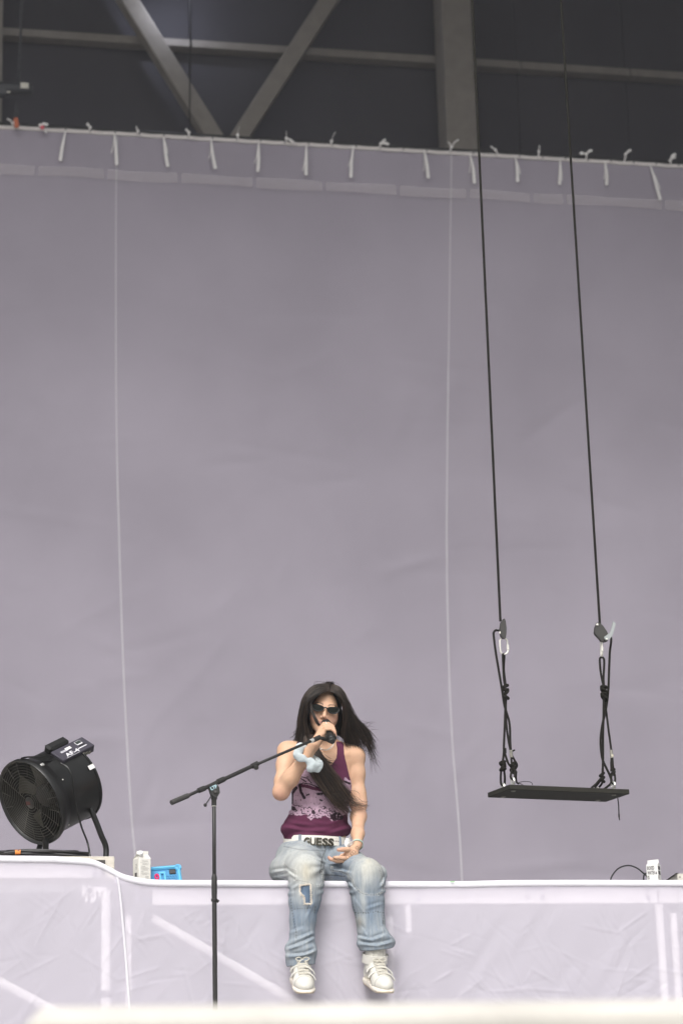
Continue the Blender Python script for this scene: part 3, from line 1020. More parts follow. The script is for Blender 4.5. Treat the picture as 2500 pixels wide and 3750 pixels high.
c, pl_ = outline(2195, 2320, [(1700 + x / 2.24, 2200 + y / 2.24) for x, y in q], YS - .012)
gr = MB().prism(pl_, c, Vector((1, 0, 0)), Vector((0, 0, 1)), .026).build("rope_grab", M_DEV, swing)
q = [(1135, 245), (1150, 238), (1170, 275), (1155, 290)]
c, pl_ = outline(2195, 2320, [(1700 + x / 2.24, 2200 + y / 2.24) for x, y in q], YS - .016)
MB().prism(pl_, c, Vector((1, 0, 0)), Vector((0, 0, 1)), -.004).build("cam_window", M_WMETAL, swing)
q = [(1230, 160), (1258, 180), (1240, 230), (1222, 280), (1195, 315), (1165, 330), (1145, 318), (1142, 300), (1165, 285), (1195, 262), (1215, 215)]
c, pl_ = outline(2195, 2320, [(1700 + x / 2.24, 2200 + y / 2.24) for x, y in q], YS - .046)
MB().prism(pl_, c, Vector((1, 0, 0)), Vector((0, 0, 1)), .006).build("lever", M_LEVER, swing)
for (x, y) in ((1087, 196), (1163, 314)):
    MB().lathe(sp(x, y, -.048 if y > 300 else -.04), (0, -1, 0), [(-.01, .0058), (.003, .0058), (.005, .003)], 10).build("rivet", M_WMETAL, swing, smooth=True)
# carabiners
def oval(c, ax, ay, w, h, r, name, gate=1):
    pts = []
    for k in range(24):
        t = 2 * math.pi * k / 24
        x, y = math.cos(t), math.sin(t)
        pts.append(c + ax * (w * x) + ay * ((h - w) * (1 if y > 0.01 else -1 if y < -.01 else 0) + w * y))
    o = MB().tube(pts, r, 8, closed=True).build(name, M_WMETAL, swing, smooth=True)
    g = c + ax * (w * gate)
    MB().tube([g - ay * .020, g - ay * .018, g + ay * .004, g + ay * .006], [r, r * 1.55, r * 1.55, r], 10).build("locking_sleeve", M_WMETAL, swing, smooth=True)
    return o
cl_ = sp(322, 372)
oval(cl_, (P(1852, 2366, YS) - P(1842, 2366.4, YS)).normalized(), (sp(318, 300) - sp(328, 450)).normalized(), .020, .041, .0042, "carabiner")
ctr = sp(1122, 392)
oval(ctr, Vector((.12, .99, 0)), (sp(1119, 300) - sp(1124, 480)).normalized(), .018, .042, .0042, "carabiner", gate=-1)
# slings: left side
rope("tail_rope", [sp(280, 245, .02), sp(255, 243, .02), sp(238, 262, .01), sp(240, 300), sp(255, 420), sp(278, 560), sp(305, 720), sp(325, 850), sp(345, 920), sp(365, 990), sp(372, 1060), sp(375, 1180), sp(385, 1270)], .0058)
rope("sling_rope", [sp(316, 432, -.012), sp(313, 460, -.01), sp(318, 560), sp(322, 640), sp(330, 700)], .0056)
rope("sling_rope", [sp(321, 430, .012), sp(326, 460, .012), sp(322, 560, .01), sp(330, 640, .01), sp(338, 700)], .0056)
def knot(cx, cy, R, seed, tall=1.0):
    """a knotted lump: a few rope turns wound over one another"""
    r_ = random.Random(seed)
    c = sp(cx, cy)
    mb = MB()
    k = R / PXM(YS) / 2.24
    for t in range(4):
        z = (t - 1.5) * k * .62 * tall
        til = r_.uniform(-.6, .6) + (0.5 if t % 2 else -.5)
        pts = []
        for a in np.linspace(0, 2 * math.pi, 13)[:-1]:
            pts.append(c + Vector((k * .62 * math.cos(a), k * .62 * math.sin(a), z + k * .45 * math.sin(a + seed) * 0.4 + til * k * .62 * math.cos(a))))
        mb.tube(pts, k * .42, 8, closed=True)
    return mb.build("knot", M_ROPE, swing, smooth=True)
knot(335, 745, 33, 1, 1.5)
rope("sling_rope", [sp(335, 780), sp(335, 860), sp(332, 920), sp(328, 1050), sp(322, 1190), sp(322, 1240), sp(312, 1330)], .0058)
rope("sling_rope", [sp(340, 780, .01), sp(338, 900, .01), sp(345, 1040), sp(362, 1160), sp(380, 1250), sp(385, 1330)], .0056)
rope("sling_rope", [sp(325, 1235), sp(345, 1300), sp(365, 1345), sp(400, 1370)], .0056)
rope("sling_rope", [sp(385, 1265, .01), sp(410, 1310, .01), sp(430, 1350, .01), sp(415, 1380, .01)], .0056)
knot(312, 1355, 32, 2)
knot(398, 1370, 32, 3)
MB().tube([sp(378, 1225), sp(384, 1285)], .0085, 10).build("tape_wrap", M_TAPE, swing, smooth=True)
MB().tube([sp(328, 1210), sp(330, 1250)], .0085, 10).build("tape_wrap", M_ROPE, swing, smooth=True)
MB().tube(smooth_path([sp(390, 1235), sp(402, 1228), sp(412, 1225)], 3), .004, 6).build("tape_end", M_ROPE, swing)
def to_eye(kx, ky, key):
    e = eyes[key] + Vector((0, 0, .014))
    k = sp(kx, ky)
    s = su * .011
    rope("eye_loop", [k - s * .6, k.lerp(e, .5) - s, e - s * .9 + Vector((0, 0, .004)), e - Vector((0, 0, .006)), e + s * .9 + Vector((0, 0, .004)), k.lerp(e, .5) + s, k + s * .6], .0054)
to_eye(312, 1375, "b")
to_eye(398, 1390, "a")
rope("cord_end", [sp(425, 1400), sp(422, 1450), sp(428, 1490), sp(445, 1502)], .0045)
rope("thin_cord", [sp(435, 1495), sp(470, 1485), sp(520, 1484), sp(548, 1492), sp(557, 1512)], .0017, 6)
rope("thin_cord", [sp(435, 1497), sp(460, 1502), sp(480, 1512)], .0017, 6)
# right side
rope("tail_rope", [sp(1175, 300, .02), sp(1198, 300, .01), sp(1200, 340), sp(1190, 420), sp(1184, 560), sp(1178, 720), sp(1165, 850), sp(1150, 930), sp(1130, 1010), sp(1116, 1110), sp(1116, 1200), sp(1130, 1300), sp(1165, 1380), sp(1192, 1440), sp(1197, 1500), on_seat(.20, -.02, .012)], .0058)
rope("sling_rope", [sp(1122, 462, -.01), sp(1108, 480), sp(1112, 560), sp(1125, 640), sp(1140, 705)], .0056)
rope("sling_rope", [sp(1124, 462, .01), sp(1142, 480), sp(1142, 560), sp(1138, 640), sp(1142, 705)], .0056)
knot(1142, 752, 33, 4, 1.5)
rope("sling_rope", [sp(1140, 790), sp(1138, 950), sp(1134, 1100), sp(1134, 1300), sp(1130, 1420)], .0060)
rope("sling_rope", [sp(1145, 790, .01), sp(1160, 900, .01), sp(1178, 1050), sp(1196, 1180), sp(1205, 1260), sp(1208, 1340), sp(1212, 1400)], .0056)
MB().tube([sp(1200, 1225), sp(1206, 1290)], .0078, 10).build("tape_wrap", M_TAPE, swing, smooth=True)
MB().tube([sp(1206, 1262), sp(1208, 1280)], .0084, 10).build("tape_wrap", mat("yellowed_tape", (0.6, 0.55, 0.42), 0.6), swing, smooth=True)
MB().tube([sp(1207, 1290), sp(1207, 1330), sp(1212, 1400)], [.0075, .0092, .0105], 10).build("rope_splice", M_ROPE, swing, smooth=True)
knot(1126, 1450, 28, 5)
knot(1216, 1405, 24, 6)
to_eye(1126, 1470, "d")
to_eye(1218, 1420, "c")
rope("cord_end", [sp(1105, 1470), sp(1080, 1500), sp(1040, 1535)], .0056)
dz = Vector((0, 0, 0))
dd = sp(1255, 1620)
rope("thin_cord", [dd, sp(1262, 1680), sp(1264, 1740), sp(1266, 1760)], .0030, 6)
MB().tube([sp(1264, 1750), sp(1266, 1772), sp(1266, 1778), sp(1270, 1800)], [.0045, .0045, .0028, .0030], 8).build("cord_toggle", M_ROPE, swing, smooth=True)

# ------------------------------------------------------------------ drum fan
YF = 0.42
KF = 1 / PXM(YF)
cR, cU, cB = RGT.copy(), UPV.copy(), -FWD          # picture right, picture up, towards the camera
fa = (cR * .63 + cU * .28 - cB * .725).normalized()  # axis, front to back
fm = cR * .164 + cU * .87 + cB * .463
fm = (fm - fa * fm.dot(fa)).normalized()           # radial direction of the control box
ft = fa.cross(fm)
fc = P(117, 2937, YF)
RF = 164 * KF
LF = 0.27
M_FAN = mat("fan_black", (0.007, 0.007, 0.0065), 0.36, var=0.25, scale=14)
M_FANIN = mat("fan_inside", (0.005, 0.005, 0.0045), 0.5)
M_WIRE = mat("guard_wire", (0.085, 0.08, 0.068), 0.4, metal=0.3)
M_BLADE = mat("fan_blade", (0.075, 0.07, 0.055), 0.35, var=0.1, scale=10)
fan = thing("drum_fan", P(200, 3135, YF + .1), "black drum fan with wire guard and control box on top, tilted on a tube stand", "fan")
MB().lathe(fc, fa, [(0.0, RF * .93), (-.012, RF * .965), (-.014, RF * .985), (-.006, RF), (0.012, RF), (.03, RF * .965), (.06, RF * .90), (.07, RF * .89), (LF - .012, RF * .89), (LF - .010, RF * .915), (LF, RF * .915),
                    (LF, RF * .87), (.08, RF * .87), (.04, RF * .88), (0.0, RF * .93)], 72, closed_ends=False).build("drum", M_FAN, fan, smooth=True, angle=50)
MB().lathe(fc + fa * (LF - .02), fa, [(0, RF * .05), (.002, RF * .86)], 48, closed_ends=False).build("rear_screen", M_FANIN, fan)
def circ(c, r, n=64):
    return [c + (fm * math.cos(t) + ft * math.sin(t)) * r for t in np.linspace(0, 2 * math.pi, n + 1)[:-1]]
for i in range(14):
    r = RF * (.13 + .80 * i / 13)
    dome = fc - fa * (.012 * (1 - (r / RF) ** 2))
    MB().tube(circ(dome, r), .00125, 5, closed=True).build("guard_ring", M_WIRE, fan, smooth=True)
for k in range(16):
    t = 2 * math.pi * (k + .3) / 16
    r0 = RF * (.13 if k % 4 == 0 else .62)
    d = fm * math.cos(t) + ft * math.sin(t)
    MB().tube([fc - fa * .011 + d * r0, fc - fa * .003 + d * RF * .935], .0014, 5).build("guard_spoke", M_WIRE, fan)
MB().lathe(fc - fa * .014, fa, [(0, RF * .10), (.003, RF * .125), (.006, RF * .125)], 28).build("badge", M_FAN, fan, smooth=True)
MB().box(fc - fa * .0165, (.030, .016, .002), Matrix((cR, cU, cB)).transposed()).build("badge_mark", mat("badge_red", (0.05, 0.012, 0.01), 0.5), fan)
MB().lathe(fc + fa * .06, fa, [(0, RF * .02), (.004, RF * .18), (.02, RF * .26), (.07, RF * .27)], 28).build("hub", M_FANIN, fan, smooth=True)
for k in range(5):
    t0 = 2 * math.pi * k / 5 + .75
    vs, fs = [], []
    for i in range(7):
        r = RF * (.24 + .59 * i / 6)
        for j in range(5):
            w = (.24 + .30 * (i / 6)) * (j / 4 - .5)
            tw = (.024 - .016 * (i / 6)) * (j / 4 - .5) * 2
            t = t0 + w
            vs.append(fc + fa * (.085 + tw) + (fm * math.cos(t) + ft * math.sin(t)) * r)
    n = len(vs)
    vs += [v + fa * .003 for v in vs]
    for i in range(6):
        for j in range(4):
            q4 = (i * 5 + j, i * 5 + j + 1, i * 5 + j + 6, i * 5 + j + 5)
            fs += [q4, tuple(n + x for x in reversed(q4))]
    MB().add(vs, fs).build("blade", M_BLADE, fan, smooth=True)
# control box along the top of the drum
_b0 = fc + fm * (RF * .89 - .006)
bc = _b0 + fa * ((248 - project(_b0)[0]) / PXM(YF) / fa.dot(cR))
Mb = Matrix((fa, ft, fm)).transposed()
BL, BW, BH = .205, .085, .040
MB().box(bc, (BL, BW, BH), Mb, bev=.003).build("control_box", mat("box_violet", (0.045, 0.04, 0.055), 0.4, var=0.1, scale=20), fan)
btop = bc + fm * (BH / 2 + .0006)
# the lettering runs along the drum and reads from the audience
e1, e2 = fa, (fm.cross(fa)).normalized()
if e1.dot(cR) < 0: e1 = -e1
e2 = fm.cross(e1)
M_PRINT = mat("white_print", (0.68, 0.67, 0.70), 0.6)
v, f_ = lettering("AF-4", btop - e2 * .022 - e1 * .026, e1, e2, .024, .082, .0004)
MB().add(v, f_).build("model_mark", M_PRINT, fan)
for k in range(3):
    MB().box(btop - e2 * (.0405 - .0) + e1 * (-.035 + .0) + e2 * (.004 * k) * 0 , (.085, .0014, .0006), Matrix((e1, e2, fm)).transposed()).build("print_line", M_PRINT, fan) if k == 0 else None
MB().box(btop + e2 * .008 - e1 * .050, (.040, .012, .0008), Matrix((e1, e2, fm)).transposed()).build("maker_mark", mat("grey_print", (0.42, 0.41, 0.45), 0.6, var=0.4, scale=150), fan)
MB().box(btop + e2 * .013 - e1 * .018, (.034, .016, .001), Matrix((e1, e2, fm)).transposed()).build("sticker", mat("white_sticker", (0.75, 0.74, 0.72), 0.6, var=0.12, scale=90), fan)
mbx = MB()
mbx.box(btop + e2 * .016 + e1 * .052, (.034, .026, .0008), Matrix((e1, e2, fm)).transposed())
mbx.build("display_frame", M_PRINT, fan)
MB().box(btop + e2 * .018 + e1 * .052 + fm * .001, (.030, .018, .0008), Matrix((e1, e2, fm)).transposed()).build("display", mat("display_dark", (0.04, 0.05, 0.045), 0.15), fan)
for k in range(4):
    MB().box(btop - e2 * .006 + e1 * (.040 + .009 * k) + fm * .001, (.006, .005, .002), Matrix((e1, e2, fm)).transposed()).build("button", M_FANIN, fan)
MB().box(btop - e2 * .018 + e1 * .045, (.055, .005, .0008), Matrix((e1, e2, fm)).transposed()).build("print_bar", M_PRINT, fan)
# sockets on the box's side, cable hook, handle
side = bc - e2 * (BW / 2 + .001)
for k in range(3):
    MB().lathe(side + e1 * (.030 + .02 * k) - fm * .004 * k, -e2, [(0, .009), (.004, .009), (.005, .005)], 12).build("socket", mat("socket_metal", (0.25, 0.24, 0.2), 0.35, metal=0.6), fan, smooth=True)
MB().box(fc + fa * LF * .93 + (fm * .80 - e2 * .60) * (RF * .925), (.034, .022, .002), Matrix((e1, (fm * .60 + e2 * .80), (fm * .80 - e2 * .60))).transposed()).build("sticker", MATS["white_sticker"], fan)
hb = bc + e2 * .07 - e1 * .035 + fm * .008
MB().box(hb, (.125, .05, .046), Matrix((e1, e2, fm)).transposed(), bev=.01).build("transformer", M_FAN, fan)
MB().tube(smooth_path([bc - e1 * .09 + e2 * .03, fc + fa * .08 + fm * RF * .99 + e2 * .02, fc + fa * .02 + fm * RF * .98 + e2 * .07, fc + fa * .005 + fm * RF * .9 + e2 * .1], 6), .004, 6).build("lead", M_FAN, fan, smooth=True)
MB().tube(smooth_path([bc - e1 * .085 - e2 * .02, bc - e1 * .11 - e2 * .0, fc + fa * .05 + fm * RF * .97 + e2 * .01], 5), .004, 6).build("lead", M_FAN, fan, smooth=True)
MB().box(fc + fa * .03 + fm * RF * .965 - e2 * .01, (.02, .016, .012), Matrix((e1, e2, fm)).transposed(), bev=.003).build("clamp", M_METAL, fan)
# glossy reflections on the bell come from its flared mouth; screws round it
for t in (.6, 1.9, 3.4, 4.6, 5.5):
    MB().lathe(fc + fa * .075 + (fm * math.cos(t) + ft * math.sin(t)) * RF * .892, fm * math.cos(t) + ft * math.sin(t), [(0, .004), (.003, .003)], 8).build("screw", M_WMETAL, fan)
# tube stand
fp = lambda x, y, Y: P(x, y, Y)
piv = fp(292, 2885, YF + .02)
MB().lathe(piv + Vector((0, .03, 0)), (piv - (fc + fa * LF * .55)).normalized(), [(-.06, .014), (-.006, .014), (-.006, .020), (.010, .020), (.012, .016)], 20).build("pivot_knob", M_FAN, fan, smooth=True)
MB().box(fp(324, 2912, YF + .05), (.026, .012, .10), Matrix.Rotation(.2, 3, 'Y'), bev=.003).build("stand_plate", M_FAN, fan)
zt = P(400, 3135, YF).z - .0
ptop = pe.z
foot1 = Vector((fp(384, 3130, YF + .05).x, YF + .05, ptop + .0115))
MB().tube(smooth_path([fp(312, 2915, YF + .04), fp(322, 2935, YF + .03), fp(345, 2990, YF + .03), fp(372, 3060, YF + .04), fp(389, 3105, YF + .05), foot1, foot1 + Vector((-.02, .05, 0)), foot1 + Vector((-.03, .38, 0)),
                       foot1 + Vector((-.08, .42, 0)), foot1 + Vector((-.26, .42, 0)), foot1 + Vector((-.32, .38, 0)), foot1 + Vector((-.32, .1, 0)), fc + fa * .12 - fm * RF * .85], 6), .0135, 12).build("stand_tube", M_FAN, fan, smooth=True)
ft1 = fp(168, 3085, YF + .02)
MB().tube([fp(160, 3075, YF + .02), ft1, Vector((fp(170, 3120, YF + .04).x, YF + .04, ptop + .005))], [.018, .015, .013], 10).build("stand_foot", M_FAN, fan, smooth=True)
# mains lead dropping from the box
MB().tube(smooth_path([fp(223, 2795, YF - .12), fp(250, 2812, YF - .14), fp(266, 2850, YF - .14), fp(272, 2900, YF - .12), fp(283, 2965, YF - .08), fp(300, 3030, YF - .04), fp(322, 3088, YF - .02), Vector((fp(338, 3130, YF - .02).x, YF - .02, ptop + .004)), Vector((fp(338, 3130, YF - .02).x + .1, YF + .5, ptop + .004))], 6), .0048, 8).build("mains_lead", M_FAN, fan, smooth=True)

# ------------------------------------------------------------------ cable coil beside the fan
coil = thing("cable_coil", Vector((P(150, 3135, .25).x, .3, ptop)), "flat coil of black cable with orange tape in front of the drum fan", "cable")
M_CABLE = mat("black_cable", (0.016, 0.016, 0.016), 0.5)
cx = P(150, 3130, .28).x
for k in range(7):
    rx_, ry_ = .200 - .012 * (k % 4), .085 - .008 * (k % 3)
    zc = ptop + .006 + .0072 * (k % 4) + .002 * k
    ph = rng.uniform(0, 6)
    pts = [Vector((cx + .012 * k - .03 + rx_ * math.cos(t), .29 + ry_ * math.sin(t), zc + .005 * math.sin(2 * t + ph))) for t in np.linspace(0, 2 * math.pi, 41)[:-1]]
    MB().tube(pts, .0058, 7, closed=True).build("cable_turn", M_CABLE, coil, smooth=True)
MB().tube(smooth_path([Vector((cx - .16, .22, ptop + .03)), Vector((cx - .3, .20, ptop + .022)), Vector((cx - .6, .2, ptop + .01))], 6), .006, 7).build("cable_tail", M_CABLE, coil, smooth=True)
MB().tube(smooth_path([Vector((cx - .1, .205, ptop + .03)), Vector((cx - .3, .24, ptop + .012)), Vector((cx - .6, .22, ptop + .008))], 6), .006, 7).build("cable_tail", M_CABLE, coil, smooth=True)
ot = P(66, 3121, .21)
MB().tube([ot - Vector((.012, 0, 0)), ot + Vector((.012, 0, .001))], .0105, 10).build("orange_tape", mat("orange_tape", (0.85, 0.28, 0.06), 0.6), coil, smooth=True)
MB().tube(smooth_path([Vector((cx + .05, .215, ptop + .02)), Vector((cx + .14, .21, ptop + .012)), Vector((cx + .2, .23, ptop + .006)), Vector((cx + .22, .3, ptop + .005))], 5), .0055, 7).build("cable_tail", M_CABLE, coil, smooth=True)

# ------------------------------------------------------------------ drink cartons
M_CARTON = mat("carton_card", (0.72, 0.70, 0.645), 0.55, var=0.04, scale=30)
M_CARTONW = mat("carton_white", (0.70, 0.69, 0.67), 0.5, var=0.03, scale=30)
M_INK = mat("carton_ink", (0.05, 0.045, 0.045), 0.6)
M_INKG = mat("carton_grey_ink", (0.40, 0.39, 0.36), 0.7)
def carton(base, ang, w, h, gh, fin, m, label, slump=0.0):
    """gable-topped carton; ang turns its front face about the vertical"""
    t = thing("drink_carton", base, label, "carton")
    ux, uy = Vector((math.cos(ang), math.sin(ang), 0)), Vector((-math.sin(ang), math.cos(ang), 0))
    def q(x, y, z):
        return Vector(base) + ux * (x + slump * max(0, z - h)) + uy * y + Vector((0, 0, z))
    k = w / 2
    b = .003
    ring = [(-k + b, -k), (k - b, -k), (k, -k + b), (k, k - b), (k - b, k), (-k + b, k), (-k, k - b), (-k, -k + b)]
    vs = [q(x, y, 0) for x, y in ring] + [q(x, y, h) for x, y in ring]
    fs = [(i, (i + 1) % 8, (i + 1) % 8 + 8, i + 8) for i in range(8)] + [tuple(reversed(range(8)))]
    MB().add(vs, fs).build("carton_body", m, t, smooth=True, angle=30)
    # folded gable: ridge runs along ux, end gussets tucked in
    r0, r1 = q(-k * .95, 0, h + gh), q(k * .95, 0, h + gh)
    g0, g1 = q(-k * .55, 0, h + gh * .72), q(k * .55, 0, h + gh * .72)
    c0, c1, c2, c3 = q(-k, -k, h), q(k, -k, h), q(k, k, h), q(-k, k, h)
    MB().add([c0, c1, c2, c3, r0, r1, g0, g1], [(0, 1, 5, 4), (2, 3, 4, 5), (1, 2, 7), (1, 7, 5), (2, 5, 7), (3, 0, 6), (0, 4, 6), (3, 6, 4)]).build("gable", m, t)
    vs = [q(-k * .97, -.0015, h + gh - .002), q(k * .97, -.0015, h + gh - .002), q(k * .97, .0015, h + gh - .002), q(-k * .97, .0015, h + gh - .002),
          q(-k * .97, -.0015, h + gh + fin), q(k * .97, -.0015, h + gh + fin * 1.1), q(k * .97, .0015, h + gh + fin * 1.1), q(-k * .97, .0015, h + gh + fin)]
    MB().add(vs, [(0, 1, 5, 4), (1, 2, 6, 5), (2, 3, 7, 6), (3, 0, 4, 7), (4, 5, 6, 7), (3, 2, 1, 0)]).build("top_fin", m, t)
    return t, ux, uy, q, k
yb = .30
base = Vector((P(520, 3200, yb).x, yb, .0))
htop = P(520, 3147, yb).z
ct1, ux, uy, q, k = carton(base, math.radians(22), .062, htop, .024, .013, M_CARTON, "cream drink carton with opened spout beside the blue tablet", .1)
MB().lathe(q(-.018, -k * .55, htop + .016), (-uy * .6 - ux * .5 + Vector((0, 0, .7))), [(0, .013), (.008, .013), (.008, .014), (.016, .014), (.017, .012)], 18).build("spout_cap", M_CARTONW, ct1, smooth=True)
def printed(mb, qf, face, x, z, w, h):
    """thin print on a carton face; face 'f' front or 's' the left side"""
    if face == 'f':
        c = qf(x, -k - .0004, z)
        mb.box(c, (w, .0006, h), Matrix((ux, uy, Vector((0, 0, 1)))).transposed())
    else:
        c = qf(-k - .0004, x, z)
        mb.box(c, (.0006, w, h), Matrix((ux, uy, Vector((0, 0, 1)))).transposed())
mb = MB()
zt_ = htop
printed(mb, q, 'f', 0, zt_ - .012, .030, .003)
for i, z in enumerate((.020, .024, .028, .042, .046, .050, .054, .066, .070, .074)):
    printed(mb, q, 'f', -.002 + .002 * (i % 3), zt_ - z, .044 - .006 * ((i * 7) % 4), .0011)
printed(mb, q, 'f', -.010, zt_ - .036, .020, .0025)
printed(mb, q, 'f', -.014, zt_ - .061, .012, .0025)
for z in (.082, .087, .092):
    printed(mb, q, 'f', .010, zt_ - z, .018, .002)
mb.build("small_print", M_INKG, ct1)
mb = MB()
for i in range(8):
    printed(mb, q, 's', -.010 + .0026 * i, .062, .0009 + .0006 * ((i * 5) % 3), .018)
mb.build("barcode", M_INK, ct1)
mb = MB()
for i in range(4):
    printed(mb, q, 's', -.006 + .001 * (i % 2), .088 + .007 * i, .012, .004)
mb.build("side_mark", M_INKG, ct1)

yb2 = .22
base2 = Vector((P(2392, 3200, yb2).x, yb2, .0))
h2 = P(2392, 3170, yb2).z
ct2, ux, uy, q, k = carton(base2, math.radians(-34), .056, h2, .012, .014, M_CARTONW, "white drink carton with black lettering next to the cable loop")
lz = h2 - .014
for (txt, x, w, dz_) in (("BOXED", -.0055, .0345, 0), ("WATER", -.0045, .0365, .0225), ("IS", -.0185, .0095, .044)):
    v, f_ = lettering(txt, q(x, -k - .0006, lz - dz_), ux, Vector((0, 0, 1)), .0175, w, .0004)
    MB().add(v, f_).build("lettering", M_INK, ct2)
    v, f_ = lettering(txt, q(k + .0006, x, lz - dz_), uy, Vector((0, 0, 1)), .0175, w, .0004)
    MB().add(v, f_).build("lettering", M_INK, ct2)
dp = [(0, .009), (.0028, .001), (.0036, -.0025), (.0026, -.006), (0, -.0075), (-.0026, -.006), (-.0036, -.0025), (-.0028, .001)]
MB().prism([(a, b) for a, b in dp][::-1], q(.0195, -k - .0008, lz - .0245), ux, Vector((0, 0, 1)), -.0006).build("drop_mark", M_INK, ct2)

# ------------------------------------------------------------------ tablet in a blue case
yt = .34
tb = thing("tablet_case", Vector((P(610, 3210, yt).x, yt, 0)), "tablet in bright blue protective case lying against the cream carton", "tablet")
M_BLUE = mat("case_blue", (0.10, 0.42, 0.68), 0.55, var=0.05, scale=40)
M_BLUED = mat("case_blue_panel", (0.045, 0.24, 0.46), 0.6, var=0.08, scale=60)
tr_ = P(655, 3172, yt)
tl_ = P(530, 3182, yt)
tx_ = (tr_ - tl_).normalized()
tup = Vector((-.18, .45, 1.0))
tup = (tup - tx_ * tup.dot(tx_)).normalized()
tn = tx_.cross(tup)                                  # towards the audience: -Y
if tn.y > 0: tn = -tn
def tq(u, v, w=0):
    return tr_ + tx_ * u + tup * v + tn * w
Mt = Matrix((tx_, tup, tn)).transposed()
MB().box(tq(-.095, -.085, -.004), (.185, .165, .014), Mt, bev=.005).build("case_back", M_BLUED, tb)
for (u, v, su_, sv_) in ((-.095, -.006, .195, .018), (-.004, -.085, .018, .175)):
    MB().box(tq(u, v, .002), (su_, sv_, .022), Mt, bev=.006).build("bumper", M_BLUE, tb)
MB().lathe(tq(-.006, -.010, -.011), tn, [(0, .014), (.003, .017), (.020, .017), (.024, .013)], 20).build("corner_bumper", M_BLUE, tb, smooth=True)
MB().box(tq(-.034, -.030, .006), (.030, .024, .004), Mt, bev=.0015).build("camera_window", mat("lens_black", (0.01, 0.01, 0.012), 0.12), tb)
for i in range(8):
    for j in range(7):
        MB().box(tq(-.018 - .012 * i - .006 * (j % 2), -.050 - .011 * j, .0040), (.0085, .0085, .003), Mt @ Matrix.Rotation(math.radians(45), 3, 'Z')).build("grip_stud", M_BLUED, tb) if i < 5 else None
for (u, w_) in ((-.094, .010), (-.072, .010)):
    MB().box(tq(u, -.075, .009), (w_, .085, .006), Mt, bev=.002).build("kickstand_leg", M_BLUE, tb)
MB().box(tq(-.083, -.034, .009), (.034, .012, .007), Mt, bev=.002).build("kickstand_top", M_BLUE, tb)
MB().tube([tq(-.108 + .008 * math.cos(t), -.052 + .012 * math.sin(t), .008) for t in np.linspace(0, 6.28, 13)[:-1]], .005, 6, closed=True).build("red_clip", mat("pink_red", (0.62, 0.03, 0.14), 0.45), tb, smooth=True)

# ------------------------------------------------------------------ cable loop and metal box at the right end of the riser
yl = .30
lp = thing("cable_loop", Vector((P(2300, 3215, yl).x, yl, 0)), "thick black cable arching up beside the white lettered carton", "cable")
MB().tube(smooth_path([P(2231, 3250, yl), P(2234, 3222, yl), P(2243, 3202, yl), P(2262, 3181, yl), P(2285, 3171, yl), P(2308, 3170, yl), P(2332, 3180, yl), P(2352, 3196, yl), P(2368, 3212, yl), P(2374, 3240, yl)], 8), .0036, 9).build("cable_arch", M_CABLE, lp, smooth=True)
MB().tube(smooth_path([P(2372, 3197, yl + .02), P(2360, 3200, yl + .02), P(2355, 3212, yl + .02), P(2356, 3235, yl + .02)], 6), .0036, 9).build("cable_return", M_CABLE, lp, smooth=True)
ym = .20
bxr = thing("metal_box", Vector((P(2490, 3215, ym).x, ym, 0)), "small cream metal box with dark slot at the far right end of the riser", "box")
a, b = P(2478, 3199, ym), P(2600, 3199, ym)
M_CREAM = mat("cream_metal", (0.58, 0.555, 0.49), 0.5, var=0.06, scale=20)
zt2 = P(2478, 3199, ym).z
bk = P(2426, 3212, ym + .35)
MB().add([a, b, Vector((b.x, ym, -.005)), Vector((a.x, ym, -.005)), Vector((bk.x, ym + .35, a.z)), Vector((bk.x + .4, ym + .35, a.z)), Vector((bk.x + .4, ym + .35, -.005)), Vector((bk.x, ym + .35, -.005))],
         [(3, 2, 1, 0), (0, 1, 5, 4), (7, 3, 0, 4), (2, 6, 5, 1), (4, 5, 6, 7), (6, 2, 3, 7)]).build("box_shell", M_CREAM, bxr)
lr = (Vector((bk.x, ym + .35, 0)) - Vector((a.x, ym, 0))).normalized()
ln_ = Vector((lr.y, -lr.x, 0))
if ln_.x > 0: ln_ = -ln_
for s_ in (.22, .30):
    pass
sc0 = Vector((a.x, ym, zt2)).lerp(Vector((bk.x, ym + .35, zt2)), .78) + ln_ * .001 - Vector((0, 0, zt2 * .42))
MB().box(sc0, (.09, .003, zt2 * .55), Matrix((lr, ln_, Vector((0, 0, 1)))).transposed()).build("slot", M_DECKDARK, bxr)
MB().box(Vector((a.x, ym, zt2)).lerp(Vector((bk.x, ym + .35, zt2)), .5) + Vector((0, 0, .001)), (.36, .012, .003), Matrix((lr, ln_, Vector((0, 0, 1)))).transposed()).build("lid_edge", M_DECKDARK, bxr)
MB().lathe(P(2487, 3212, ym) - Vector((0, .001, 0)), (0, -1, 0), [(0, .0032), (.002, .0032)], 10).build("screw", M_DECKDARK, bxr)
